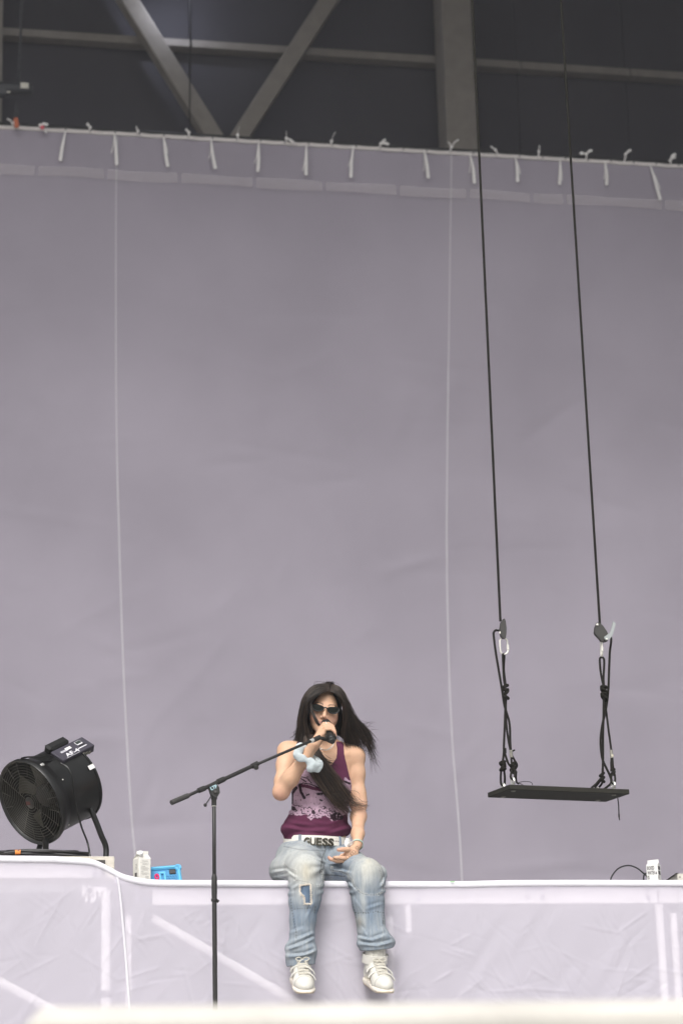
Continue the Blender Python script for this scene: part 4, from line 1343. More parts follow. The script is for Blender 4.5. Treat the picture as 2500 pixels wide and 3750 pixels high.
# ------------------------------------------------------------------ microphone stand with boom
M_STAND = mat("stand_black", (0.020, 0.019, 0.017), 0.42, var=0.15, scale=60)
M_GRIP = mat("stand_grip", (0.045, 0.043, 0.040), 0.75)
stand = thing("microphone_stand", Vector((P(785, 3600, -.25).x, -.25, ZF)), "black boom microphone stand in front of the riser, arm reaching to the singer", "microphone stand")
def bp(x, y):
    """point of the boom: it runs back from the stand to the singer's hand"""
    return P(x, y, -.25 + (x - 783) / 400 * .28)
def bar(name, a, b, r, m=M_STAND, n=14, prof=None):
    a, b = Vector(a), Vector(b)
    if prof is None:
        prof = [(0, r * .8), (.002, r), ((b - a).length - .002, r), ((b - a).length, r * .8)]
    return MB().lathe(a, b - a, prof, n).build(name, m, stand, smooth=True)
KS = 1 / PXM(-.2)
bar("counter_grip", bp(627, 2940), bp(690, 2913), 9.5 * KS, M_GRIP)
bar("boom_rod", bp(688, 2914), bp(730, 2894.5), 6 * KS)
bar("boom_collar", bp(726, 2896), bp(750, 2886), 10 * KS)
bar("boom_tube", bp(748, 2887), bp(925, 2805), 7.6 * KS)
bar("boom_collar", bp(797, 2864), bp(822, 2852.5), 10.5 * KS)
bar("boom_collar", bp(921, 2807), bp(944, 2796), 10 * KS)
kc = bp(936, 2806)
MB().lathe(kc + Vector((0, -.012, -.008)), (0, -1, -.2), [(-.012, .011), (.008, .011), (.010, .009)], 16).build("clamp_knob", M_STAND, stand, smooth=True)
bar("boom_extension", bp(940, 2799), bp(1145, 2711), 5.4 * KS)
bar("thread_nut", bp(1137, 2715), bp(1148, 2709.5), 8.5 * KS, M_METAL)
bar("clip_socket", bp(1146, 2711), bp(1172, 2699), 9.5 * KS)
# clutch: two cheek plates with a bolt, a lever below
cy_ = bp(787, 2903)
chk = [(762, 2882), (790, 2868), (802, 2886), (804, 2905), (796, 2918), (784, 2921), (772, 2912)]
for dy in (-.016, .008):
    MB().prism([((x - 787) * KS, -(y - 2903) * KS) for x, y in chk], cy_ + Vector((0, dy + .008, 0)), Vector((1, 0, 0)), Vector((0, 0, 1)), .008).build("clutch_plate", M_STAND, stand)
MB().lathe(cy_ + Vector((.001, -.016, -.001)), (0, -1, 0), [(0, .009), (.005, .008), (.008, .004)], 12).build("clutch_bolt", M_DEV, stand, smooth=True)
v, f_ = lettering("LTP", bp(781, 2886) + Vector((0, -.0185, 0)), Vector((1, 0, .42)), Vector((-.42, 0, 1)), .016, .030, .0004)
MB().add(v, f_).build("marker_lettering", mat("pale_blue_ink", (0.50, 0.72, 0.80), 0.6), stand)
MB().tube(smooth_path([bp(774, 2914), bp(763, 2932), bp(753, 2946)], 3), .0028, 8).build("lever", M_STAND, stand, smooth=True)
MB().lathe(bp(752, 2948) - Vector((0, 0, .008)), (0, 0, 1), [(0, .002), (.002, .006), (.008, .008), (.014, .006), (.016, .002)], 14).build("lever_ball", M_STAND, stand, smooth=True)
px0 = P(786, 2915, -.25)
def up_pt(y, x=None):
    return P(784 + (y - 2950) * (2.5 / 720), y, -.25)
bar("stand_neck", up_pt(2951), up_pt(2918), 9 * KS, prof=[(0, 9 * KS), (.025, 9 * KS), (.03, 11 * KS), (.036, 12 * KS), (.04, 8 * KS)])
bar("neck_ring", up_pt(2954), up_pt(2950), 9.4 * KS, M_WMETAL)
bar("upper_tube", up_pt(3240), up_pt(2953), 7 * KS)
bar("height_clutch", up_pt(3302), up_pt(3205), 10 * KS, prof=[(0, 9 * KS), (.002, 12 * KS), (.012, 12 * KS), (.014, 9.5 * KS), (.03, 10 * KS), (.075, 10.5 * KS), (.105, 10 * KS), (.118, 7.5 * KS)])
bar("height_lug", P(799, 3299, -.25) - Vector((0.006, 0, .006)), P(799, 3299, -.25) + Vector((.002, 0, .004)), .006)
foot = Vector((up_pt(3700).x, -.25, ZF))
bar("lower_tube", foot + Vector((0, 0, .02)), up_pt(3300), 8.6 * KS)
MB().lathe(foot, (0, 0, 1), [(0, .135), (.010, .135), (.018, .12), (.030, .03), (.045, .016)], 40).build("base", M_STAND, stand, smooth=True)

# ------------------------------------------------------------------ microphone in the singer's hand
MH, MT = P(1193, 2651, .17), P(1214, 2708, .02)
mdir = (MT - MH).normalized()
mic = thing("microphone", MH, "black hand-held microphone gripped at the singer's mouth", "microphone")
M_MIC = mat("mic_black", (0.012, 0.012, 0.012), 0.38)
M_MESH = mat("mic_grille", (0.010, 0.010, 0.010), 0.7, bump=.0008, bscale=500)
MB().lathe(MH, mdir, [(-.022, .002), (-.020, .010), (-.013, .0185), (-.003, .0235), (.008, .0248), (.018, .0235), (.026, .021)], 24).build("grille", M_MESH, mic, smooth=True)
ml_ = (MT - MH).length
MB().lathe(MH, mdir, [(.026, .0225), (.034, .0225), (.040, .0185), (.08, .0175), (ml_ - .02, .0165), (ml_ - .018, .0185), (ml_, .0185), (ml_ + .003, .016)], 24).build("handle", M_MIC, mic, smooth=True)
MB().lathe(MT + mdir * .003, mdir, [(0, .0155), (.018, .0145), (.022, .012)], 8).build("end_cap", mat("mic_cap", (0.02, 0.02, 0.019), 0.5), mic)
# spring clip of the stand round the handle
kc2 = MH.lerp(MT, .86)
mside = mdir.cross(Vector((0, 0, 1))).normalized()
mup = mside.cross(mdir)
pts = [kc2 + (mside * math.cos(t) + mup * math.sin(t)) * .0215 for t in np.linspace(math.radians(-215), math.radians(35), 14)]
mbk = MB()
for w_ in np.linspace(-.012, .012, 5):
    mbk.tube([p + mdir * w_ for p in pts], .0034, 6)
mbk.build("clip_jaw", M_STAND, stand, smooth=True)
bar("clip_neck", bp(1168, 2701), kc2 - mup * .018 - mside * .004, 7 * KS)
# ------------------------------------------------------------------ the singer
def skin_mat():
    m = mat("skin", (0.66, 0.43, 0.315), 0.48, var=0.13, scale=14, bump=0.0007, bscale=190, attr="Col", sss=0.12, spec=0.35)
    return m
person = thing("person", Vector((0, .2, 0)), "person in purple tank top and ripped jeans seated on the riser, singing", "person")
V = lambda p: np.array(p, float)
# --- head frame
hy = -Vector((math.sin(YAW), math.cos(YAW), 0))                 # faces the camera
hy = (Matrix.Rotation(math.radians(5), 3, 'Z') @ hy).normalized()
hz0 = Vector((0, 0, 1))
hx = hy.cross(hz0).normalized() * -1
hx = hz0.cross(-hy).normalized()
if hx.dot(RGT) < 0: hx = -hx
HR = math.radians(10)
hz = (hz0 * math.cos(HR) + hx * math.sin(HR)).normalized()
hx = (hx * math.cos(HR) - hz0 * math.sin(HR)).normalized()
hy = (hy - hz * .03).normalized()
hx = (hx - hy * hx.dot(hy)).normalized()
hz = hx.cross(-hy).normalized() if hx.cross(-hy).z > 0 else -hx.cross(-hy).normalized()
HC = P(1186, 2610, .31)
HM = Matrix((hx, hy, hz)).transposed()
def H(x, y, z):
    return HC + hx * x + hy * y + hz * z

lo, hi = V(P(955, 3290, .3)), V(P(1400, 2480, .3))
B = Field((lo[0], -.06, lo[2]), (hi[0], .52, hi[2]), 0.0034)
YT = .34
neck = P(1192, 2735, YT + .01)
shL, shR = P(1050, 2750, YT), P(1302, 2770, YT)
# torso
def torso(F, o=0.0, k=.04):
    F.ell(P(1180, 2840, YT), (.140 + o, .098 + o, .165 + o), k)
    F.ell(P(1172, 2940, YT), (.128 + o, .092 + o, .15 + o), k)
    F.ell(P(1158, 3060, YT + .005), (.140 + o, .10 + o, .13 + o), k)
    F.ell(P(1156, 3150, YT + .02), (.165 + o, .115 + o, .10 + o), k)
    F.cone(P(1085, 2765, YT), P(1275, 2775, YT), .052 + o, .052 + o, k)
    F.ell(P(1128, 2868, YT - .055), (.058 + o, .058 + o, .058 + o), .03)
    F.ell(P(1232, 2872, YT - .055), (.058 + o, .058 + o, .058 + o), .03)
torso(B)
B.cone(shL, P(1110, 2760, YT), .040, .046, .03)
B.cone(shR, P(1255, 2768, YT), .038, .046, .03)
B.cone(P(1190, 2725, YT + .015), P(1085, 2752, YT + .01), .036, .036, .04)
B.cone(P(1192, 2725, YT + .015), P(1280, 2765, YT + .01), .036, .034, .04)
B.cone(H(0, -.028, -.075), neck, .046, .050, .02)
# collar bones
B.cone(P(1180, 2768, YT - .075), P(1110, 2757, YT - .05), .008, .008, .02)
B.cone(P(1198, 2768, YT - .075), P(1268, 2764, YT - .05), .008, .008, .02)
# head
B.ell(H(0, -.018, .040), (.071, .090, .082), .01, M=HM)
B.ell(H(0, .016, -.018), (.066, .066, .080), .02, M=HM)
for s in (-1, 1):
    B.cone(H(s * .050, .0, -.045), H(s * .012, .056, -.098), .019, .014, .02)
    B.ell(H(s * .042, .044, -.028), (.022, .022, .028), .02, M=HM)
    B.ell(H(s * .071, -.014, -.018), (.008, .020, .030), .006, M=HM)
B.ell(H(0, .060, -.098), (.020, .018, .016), .015, M=HM)
B.cone(H(-.034, .070, .020), H(.034, .070, .020), .011, .011, .016)
for s in (-1, 1):
    B.ell(H(s * .031, .092, -.002), (.017, .016, .012), .012, 'cut', M=HM)
    B.ell(H(s * .031, .070, -.003), (.013, .012, .011), .004, M=HM)
B.cone(H(0, .078, .006), H(0, .098, -.034), .0075, .0095, .010)
for s in (-1, 1):
    B.ell(H(s * .011, .086, -.039), (.0075, .010, .0075), .006, M=HM)
    B.ell(H(s * .006, .094, -.047), (.0028, .004, .003), .002, 'cut', M=HM)
B.ell(H(0, .074, -.064), (.024, .014, .016), .010, M=HM)
B.ell(H(0, .087, -.060), (.019, .006, .0048), .004, M=HM)
B.ell(H(0, .086, -.070), (.017, .007, .0055), .004, M=HM)
# image-left arm: elbow forward, hand up at the microphone
elL = P(1030, 2898, .22)
wrL = P(1150, 2728, .085)
B.chain([shL, shL.lerp(elL, .35), shL.lerp(elL, .75), elL], [.042, .0375, .0355, .034], .025)
B.cone(elL + Vector((-.003, .01, -.008)), elL + Vector((0, 0, -.010)), .030, .026, .02)
B.chain([elL, elL.lerp(wrL, .28), elL.lerp(wrL, .7), wrL], [.034, .0365, .0285, .0240], .025)
# image-right arm, hand resting in the lap
elR = P(1314, 2948, .325)
wrR = P(1308, 3090, .085)
B.chain([shR, shR.lerp(elR, .35), shR.lerp(elR, .8), elR], [.040, .0345, .0325, .0320], .03)
B.chain([elR, elR.lerp(wrR, .3), elR.lerp(wrR, .75), wrR], [.032, .0330, .0260, .0215], .03)
# hand on the microphone: fingers over the top of the handle
def around(s, ang, r):
    a = math.radians(ang)
    return MH.lerp(MT, s) + (RGT * math.cos(a) + UPV * math.sin(a)) * r
fing = [(.36, 1.0, .0079), (.48, 1.02, .0081), (.60, 1.0, .0078), (.71, .92, .0070)]
palmc = MH.lerp(MT, .52) - RGT * .030 - UPV * .008
for i, (s, ln, r) in enumerate(fing):
    a0 = around(s, 172, .034)
    pts = [a0, around(s, 128, .033), around(s, 82, .0275), around(s + .01, 34, .0270), around(s + .02, -8, .0255), around(s + .02, -42, .0235)]
    B.chain(pts, [r * 1.15, r * 1.15, r, r * 1.04, r * .92, r * .78], .0015)
    B.cone(wrL.lerp(palmc, .35), a0, .017, r * 1.25, .010)
B.ell(palmc + UPV * .002, (.024, .034, .026), .012)
for s in (.42, .54, .655):
    B.chain([around(s, a_, .0375) for a_ in (150, 120, 90, 60, 30, 0, -25)], [.0028] * 7, .002, 'cut')
B.cone(wrL, palmc, .024, .021, .012)
B.chain([wrL.lerp(palmc, .5) - UPV * .012, around(.44, 222, .032), around(.36, 262, .0275), around(.30, 300, .0265)], [.013, .0115, .0098, .0080], .004)
# hand in the lap, palm half open
zz = lambda x, y, Y: P(1150 + x / 5.227, 2980 + y / 5.227, Y)
B.cone(wrR, zz(740, 735, 0.035), .021, .022, .012)
B.ell(zz(705, 770, 0.030), (.034, .022, .024), .012)
B.cone(zz(740, 700, 0.035), zz(690, 850, 0.030), .017, .015, .010)
B.chain([zz(720, 700, 0.030), zz(630, 685, 0.010), zz(540, 685, 0.000), zz(465, 690, -0.003)], [.0150, .0118, .0100, .0085], .004)
B.chain([zz(660, 800, 0.040), zz(585, 790, 0.045), zz(530, 800, 0.045), zz(490, 830, 0.040)], [.0115, .0090, .0084, .0070], .003)
B.chain([zz(670, 850, 0.020), zz(560, 850, 0.007), zz(460, 840, 0.003), zz(385, 838, 0.005)], [.0118, .0095, .0085, .0072], .003)
B.chain([zz(680, 880, 0.030), zz(560, 905, 0.020), zz(420, 900, 0.017), zz(320, 870, 0.021), zz(280, 835, 0.023)], [.0118, .0098, .0088, .0082, .0070], .003)
B.chain([zz(670, 880, 0.043), zz(550, 915, 0.040), zz(430, 915, 0.039), zz(350, 890, 0.041)], [.0105, .0088, .0078, .0064], .003)

SKIN = np.array((0.62, 0.385, 0.255))
def skin_color(co):
    c = np.tile(SKIN, (len(co), 1))
    px, py = project(co)
    # faint pink on cheeks, knuckles, elbow; tattoo line on the lap hand
    for (x, y, r, a) in ((1150, 2628, 16, .5), (1228, 2636, 15, .5), (1196, 2632, 9, .35), (1024, 2918, 22, .5), (1205, 3143, 9, .6), (1238, 3112, 10, .5), (1228, 2690, 10, .4), (1330, 2960, 20, .3)):
        w = a * np.exp(-((px - x) ** 2 + (py - y) ** 2) / (2 * r * r))
        c = c * (1 - w[:, None]) + np.array((.64, .32, .25)) * w[:, None]
    # brows
    loc = (co - np.array(HC)) @ np.array(HM)
    for s in (-1, 1):
        u, w_ = loc[:, 0] * s, loc[:, 2]
        arch = .024 + .006 * np.sin(np.clip((u - .012) / .040, 0, 1) * 2.4)
        b = (np.abs(w_ - arch) < .0038) & (u > .011) & (u < .052) & (loc[:, 1] > .03)
        c[b] = c[b] * .28
    lips = (np.abs(loc[:, 0]) < .023) & (np.abs(loc[:, 2] + .065) < .010) & (loc[:, 1] > .07)
    c[lips] = (.45, .22, .18)
    t = np.stack([1150 + np.array([820, 760, 720, 690, 640]) / 5.227, 2980 + np.array([650, 730, 760, 800, 830]) / 5.227], 1)
    for k in range(len(t)):
        d = np.abs(np.hypot(px - t[k, 0], py - t[k, 1]) - 5.5)
        m = (d < 1.3) & (py > 3085)
        c[m] = c[m] * .55
    return c
body = B.mesh("body", skin_mat(), person, skin_color)
del B

# --- tank top
M_TANK = mat("rib_knit", (0.2, 0.06, 0.12), 0.85, var=0.10, scale=40, attr="Col", bump=.0006, bscale=140, stretch=(3, 1, .6), spec=0.15)
lo, hi = V(P(1000, 3110, .3)), V(P(1320, 2700, .3))
T = Field((lo[0], .17, lo[2]), (hi[0], .50, hi[2]), 0.0029)
torso(T, .007, .04)
T.cone(P(1110, 2758, YT), P(1250, 2762, YT), .050, .050, .03)
# slouchy fold of cloth over the belt
ring = [P(x, y, YT) for x, y in ((1054, 3042), (1158, 3050), (1262, 3038))]
T.cone(P(1157, 3032, YT), P(1157, 3078, YT), .118, .112, .03, flat=((1, 0, 0), 1.27))
T.ell(P(1068, 3042, YT - .03), (.046, .06, .024), .03)
T.ell(P(1248, 3040, YT - .03), (.044, .06, .026), .03)
Yf = .25
out = [(1112, 2728), (1128, 2765), (1150, 2795), (1186, 2812), (1214, 2800), (1231, 2775), (1237, 2735), (1238, 2700), (1264, 2700), (1263, 2738), (1268, 2775), (1276, 2815), (1286, 2850), (1297, 2878), (1310, 2960), (1310, 3040),
       (1290, 3052), (1262, 3062), (1230, 3073), (1190, 3079), (1140, 3076), (1090, 3071), (1060, 3066), (1040, 3060), (1010, 3046), (1010, 2960), (1052, 2888), (1068, 2850), (1078, 2805), (1084, 2765), (1088, 2730), (1088, 2700), (1112, 2700)]
op = np.array([(P(x, y, Yf).x, P(x, y, Yf).z) for x, y in out])
gx2, gz2 = np.meshgrid(T.ax[0], T.ax[2], indexing='ij')
ps = poly_sd(op, gx2, gz2).astype(np.float32)
T.d = np.maximum(T.d, ps[:, None, :] * .98)
near = np.abs(T.d) < .012
ii = np.argwhere(near)
co = T.lo + ii * T.h
fpx, fpy = project(co)
low = np.clip((fpy - 2960) / 80, 0, 1)
fold = vnoise(co * [9, 9, 22], 1.0, 11) * .0035 * low + vnoise((co @ np.array([[.8, 0, .6], [0, 1, 0], [-.6, 0, .8]])) * [10, 8, 26], 1.0, 12) * .0022
fold += .0025 * np.sin((fpy - 3015) * .10 + (fpx - 1150) * .02 + vnoise(co * 9, 1, 3) * 1.5) * low
tfold = [(1036, 3026, 1120, 3044, 1), (1120, 3044, 1205, 3040, .8), (1055, 3008, 1150, 3024, .7), (1275, 2995, 1200, 3018, .9), (1200, 3018, 1140, 3010, .6), (1085, 3056, 1185, 3064, .8), (1210, 3050, 1275, 3030, .9), (1045, 2960, 1085, 2990, .6), (1270, 2930, 1235, 2975, .6), (1060, 2905, 1120, 2890, .4)]
fold -= creases(np.stack([fpx, fpy], 1), tfold, 7.0, .0060)
fold += creases(np.stack([fpx, fpy + 11], 1), tfold, 6.0, .0045)
T.d[near] += fold.astype(np.float32)

PURP = np.array((0.105, 0.026, 0.060))
MAUV = np.array((0.44, 0.305, 0.385))
INK = np.array((0.030, 0.016, 0.024))
def tank_color(co):
    c = np.tile(PURP, (len(co), 1))
    px, py = project(co)
    front = co[:, 1] < .36
    jx = px + 5 * vnoise(np.stack([px, py, py * 0], 1), .08, 5)
    jy = py + 5 * vnoise(np.stack([px, py, py * 0], 1), .08, 6)
    reg = [(1030, 2965), (1068, 2985), (1090, 2990), (1120, 2984), (1150, 2997), (1190, 2985), (1215, 3006), (1245, 3003), (1250, 2985), (1300, 2992), (1300, 2950), (1292, 2905), (1285, 2860), (1262, 2848),
           (1255, 2868), (1225, 2860), (1150, 2825), (1108, 2812), (1050, 2850), (1030, 2900)]
    m = (poly_sd(reg, jx, jy) < 0) & front
    c[m] = MAUV
    def line(pts, w):
        d = np.full(len(co), 1e9)
        pts = np.array(pts, float)
        for a, b in zip(pts[:-1], pts[1:]):
            e = b - a
            t = np.clip(((px - a[0]) * e[0] + (py - a[1]) * e[1]) / (e @ e), 0, 1)
            d = np.minimum(d, np.hypot(px - a[0] - t * e[0], py - a[1] - t * e[1]))
        return (d < w) & front
    c[line([(1100, 2876), (1125, 2880), (1150, 2888), (1172, 2892)], 6)] = PURP
    c[line([(1095, 2872), (1110, 2868), (1135, 2871), (1180, 2890)], 1.8)] = INK
    for pts, w in (([(1097, 2876), (1102, 2900), (1114, 2922)], 5), ([(1085, 2885), (1070, 2905), (1068, 2940)], 5), ([(1085, 2885), (1050, 2895)], 5), ([(1052, 2905), (1046, 2950)], 4),
                   ([(1158, 2906), (1182, 2905), (1176, 2911), (1160, 2909)], 1.8), ([(1123, 2912), (1131, 2909)], 3), ([(1172, 2929), (1178, 2932)], 3), ([(1105, 2845), (1125, 2850), (1140, 2868)], 2), ([(1100, 2850), (1120, 2862)], 2),
                   ([(1262, 2862), (1280, 2870)], 4), ([(1265, 2888), (1284, 2905), (1270, 2925)], 3), ([(1250, 2935), (1285, 2945)], 3)):
        c[line(pts, w)] = INK
    brk = vnoise(np.stack([px, py, py * 0], 1), .12, 29)
    for (x, y, r, e) in ((1075, 2962, 17, .7), (1106, 2970, 13, .8), (1090, 2980, 12, .6), (1128, 2972, 15, .7), (1150, 2985, 12, .6), (1172, 2970, 17, .7), (1196, 2968, 13, .6), (1140, 2993, 11, .6), (1212, 2978, 12, .6), (1168, 2988, 14, .6)):
        r = r * 1.25
        d = np.hypot(jx - x, (jy - y) / e) * (1 + .16 * np.sin(np.arctan2(jy - y, jx - x) * 5 + x))
        c[(d < r) & front] = MAUV * 1.08
        c[(np.abs(d - r) < 1.9) & front & (brk > -.25)] = INK * 1.5
        c[(d < 3.2) & front] = INK
    for (x, y, rx_, ry_) in ((1231, 2992, 23, 16), (1076, 2960, 12, 8), (1148, 2974, 10, 6)):
        c[(np.hypot((jx - x) / rx_, (jy - y) / ry_) < 1) & front] = INK
    sp_ = vnoise(np.stack([px, py, py * 0], 1), .16, 9)
    c[(sp_ > .80) & m] = INK * 2
    sp_ = vnoise(np.stack([px, py, py * 0], 1), .22, 19)
    bl = (np.hypot((jx - 1231) / 23, (jy - 2992) / 16) < 1) & (sp_ > .55) & front
    c[bl] = MAUV
    wear = 1 + .22 * vnoise(np.stack([px, py, py * 0], 1), .05, 61) + .14 * vnoise(np.stack([px, py, py * 0], 1), .2, 62)
    c = np.where(m[:, None], c * wear[:, None], c)
    return c
tank = T.mesh("tank_top", M_TANK, person, tank_color)
del T
# piping along the visible arm hole
mb = MB()
def tank_front(x, y):
    return P(x, y, Yf + .03)

# --- jeans
M_DENIM = mat("denim", (0.3, 0.4, 0.5), 0.85, var=0.16, scale=55, attr="Col", bump=.0007, bscale=220, stretch=(2.4, 2.4, .45), spec=0.2)
lo, hi = V(P(940, 3580, 0)), V(P(1470, 3060, .4))
J = Field((lo[0], -.19, lo[2]), (hi[0], .52, hi[2]), 0.0036)
hipL, hipR = P(1086, 3152, .34), P(1232, 3156, .34)
kneL, kneR = P(1121, 3188, -.075), P(1338, 3206, -.075)
J.ell(P(1156, 3140, .36), (.165, .118, .085), .03)
J.cone(P(1150, 3125, .35), P(1156, 3085, .345), .135, .130, .02, flat=((1, 0, 0), 1.12))
J.chain([hipL, hipL.lerp(kneL, .5), kneL], [.100, .090, .077], .03)
J.chain([hipR, hipR.lerp(kneR, .5), kneR], [.088, .080, .074], .03)
J.ell(P(1035, 3185, .22), (.060, .14, .062), .03)          # cloth bagging beside the hip
J.ell(P(1385, 3205, .02), (.035, .085, .045), .025)
J.ell(P(1200, 3205, .20), (.11, .15, .055), .03)
legL = [(1121, 3195, .076), (1119, 3250, .074), (1115, 3300, .066), (1109, 3370, .056), (1105, 3430, .053), (1103, 3480, .062), (1102, 3532, .064)]
legR = [(1340, 3212, .076), (1344, 3250, .075), (1349, 3310, .068), (1356, 3370, .060), (1362, 3415, .062), (1372, 3450, .070), (1376, 3478, .073)]
def legpts(L):
    return [P(x, y, -.082 - .004 * i) for i, (x, y, r) in enumerate(L)]
J.chain([kneL] + legpts(legL), [.075] + [r for _, _, r in legL], .02)
J.chain([kneR] + legpts(legR), [.075] + [r for _, _, r in legR], .02)
# bunching at the hems
for (x, y, Y, r) in ((1090, 3500, -.12, (.05, .035, .018)), (1120, 3478, -.13, (.045, .03, .016)), (1075, 3520, -.09, (.03, .05, .015)), (1420, 3452, -.09, (.030, .05, .022)), (1330, 3455, -.12, (.03, .03, .02)), (1060, 3470, -.09, (.02, .04, .02))):
    J.ell(P(x, y, Y), r, .02)
# cut the waist and the hems (slightly slanted), hollow the hems
gX, gY, gZ = J.grid()
zw = P(1156, 3078, .25).z
J.d = np.maximum(J.d, (gZ - zw + 0 * gX + 0 * gY).astype(np.float32))
def cut_below(x0, y0, x1, y1, xa, xb, Y):
    a, b = P(x0, y0, Y), P(x1, y1, Y)
    sl = (b.z - a.z) / (b.x - a.x)
    zl = a.z + sl * (gX - a.x)
    xm0, xm1 = P(xa, y0, Y).x, P(xb, y0, Y).x
    sel = (gX > xm0) & (gX < xm1)
    J.d = np.where(sel, np.maximum(J.d, (zl - gZ + .16 * np.maximum(gY + .09, -.2) + 0 * gY).astype(np.float32)), J.d)
cut_below(1050, 3538, 1160, 3528, 900, 1230, -.12)
cut_below(1312, 3480, 1440, 3464, 1230, 1500, -.12)
J.cone(P(1102, 3495, -.1), P(1102, 3560, -.11), .048, .056, .004, 'cut')
J.cone(P(1374, 3440, -.1), P(1378, 3510, -.11), .050, .062, .004, 'cut')
near = np.abs(J.d) < .014
ii = np.argwhere(near)
co = J.lo + ii * J.h
fpx, fpy = project(co)
R1 = np.array([[.9, 0, .44], [0, 1, 0], [-.44, 0, .9]])
hemw = np.clip(np.where(fpx < 1230, (fpy - 3440) / 60, (fpy - 3400) / 50), 0, 1)
thigh = np.clip((3240 - fpy) / 60, 0, 1)
fold = .0042 * vnoise((co @ R1) * [8, 8, 30], 1, 21) * hemw + .0028 * vnoise(co * [14, 10, 7], 1, 22) * (1 - hemw) + .0016 * vnoise((co @ R1.T) * [16, 16, 34], 1, 23)
# creases fanning from the crotch and behind the knees
crx, cry = P(1190, 3170, .2), None
ang_ = np.arctan2(fpy - 3168, fpx - 1195)
rad_ = np.hypot(fpy - 3168, fpx - 1195)
fold += .0030 * np.sin(ang_ * 9 + vnoise(co * 12, 1, 8) * 1.2) * np.exp(-((rad_ - 45) / 40) ** 2)
kn = np.exp(-((fpy - 3262) / 26) ** 2) * np.clip((np.where(fpx < 1230, np.abs(fpx - 1120), np.abs(fpx - 1345)) - 35) / 25, 0, 1)
fold += .004 * np.sin(fpy * .22 + fpx * .06) * kn
RIP = np.array([(1100, 3243), (1118, 3241), (1135, 3239), (1137, 3262), (1138, 3308), (1126, 3309), (1116, 3308), (1115, 3292), (1113, 3281), (1104, 3275), (1099, 3265)], float)
rip = poly_sd(RIP, fpx, fpy)
front_ = co[:, 1] < -.02
fold += np.where(front_, .0065 * np.clip(-rip / 5 + .3, 0, 1), 0)
jf = [(1052, 3478, 1108, 3458, 1.2), (1108, 3458, 1152, 3436, 1), (1056, 3504, 1118, 3498, 1.2), (1118, 3498, 1156, 3482, 1.1), (1072, 3448, 1148, 3418, .7), (1090, 3520, 1140, 3512, .9), (1062, 3330, 1090, 3430, .5), (1160, 3236, 1176, 3296, .9),
      (1062, 3262, 1098, 3238, .7), (1308, 3432, 1360, 3444, 1), (1360, 3444, 1412, 3426, 1), (1320, 3458, 1380, 3464, 1.1), (1380, 3464, 1436, 3450, 1.2), (1296, 3285, 1332, 3345, .6), (1388, 3330, 1402, 3420, .7), (1326, 3395, 1352, 3440, .8),
      (1192, 3160, 1128, 3128, .8), (1195, 3165, 1262, 3150, .7), (1197, 3176, 1285, 3198, .9), (1048, 3188, 1086, 3216, .9), (996, 3196, 1060, 3186, .7), (1004, 3214, 1060, 3204, .8), (1150, 3300, 1120, 3370, .5), (1395, 3250, 1412, 3210, .8),
      (1275, 3230, 1300, 3262, 1), (1340, 3330, 1400, 3310, .4), (1060, 3420, 1110, 3400, .5), (1405, 3390, 1440, 3440, .9)]
P2 = np.stack([fpx, fpy], 1)
fold -= creases(P2, jf, 5.2, .0082)
fold += creases(P2 + [4, 10], jf, 5.2, .0066)
J.d[near] += fold.astype(np.float32)

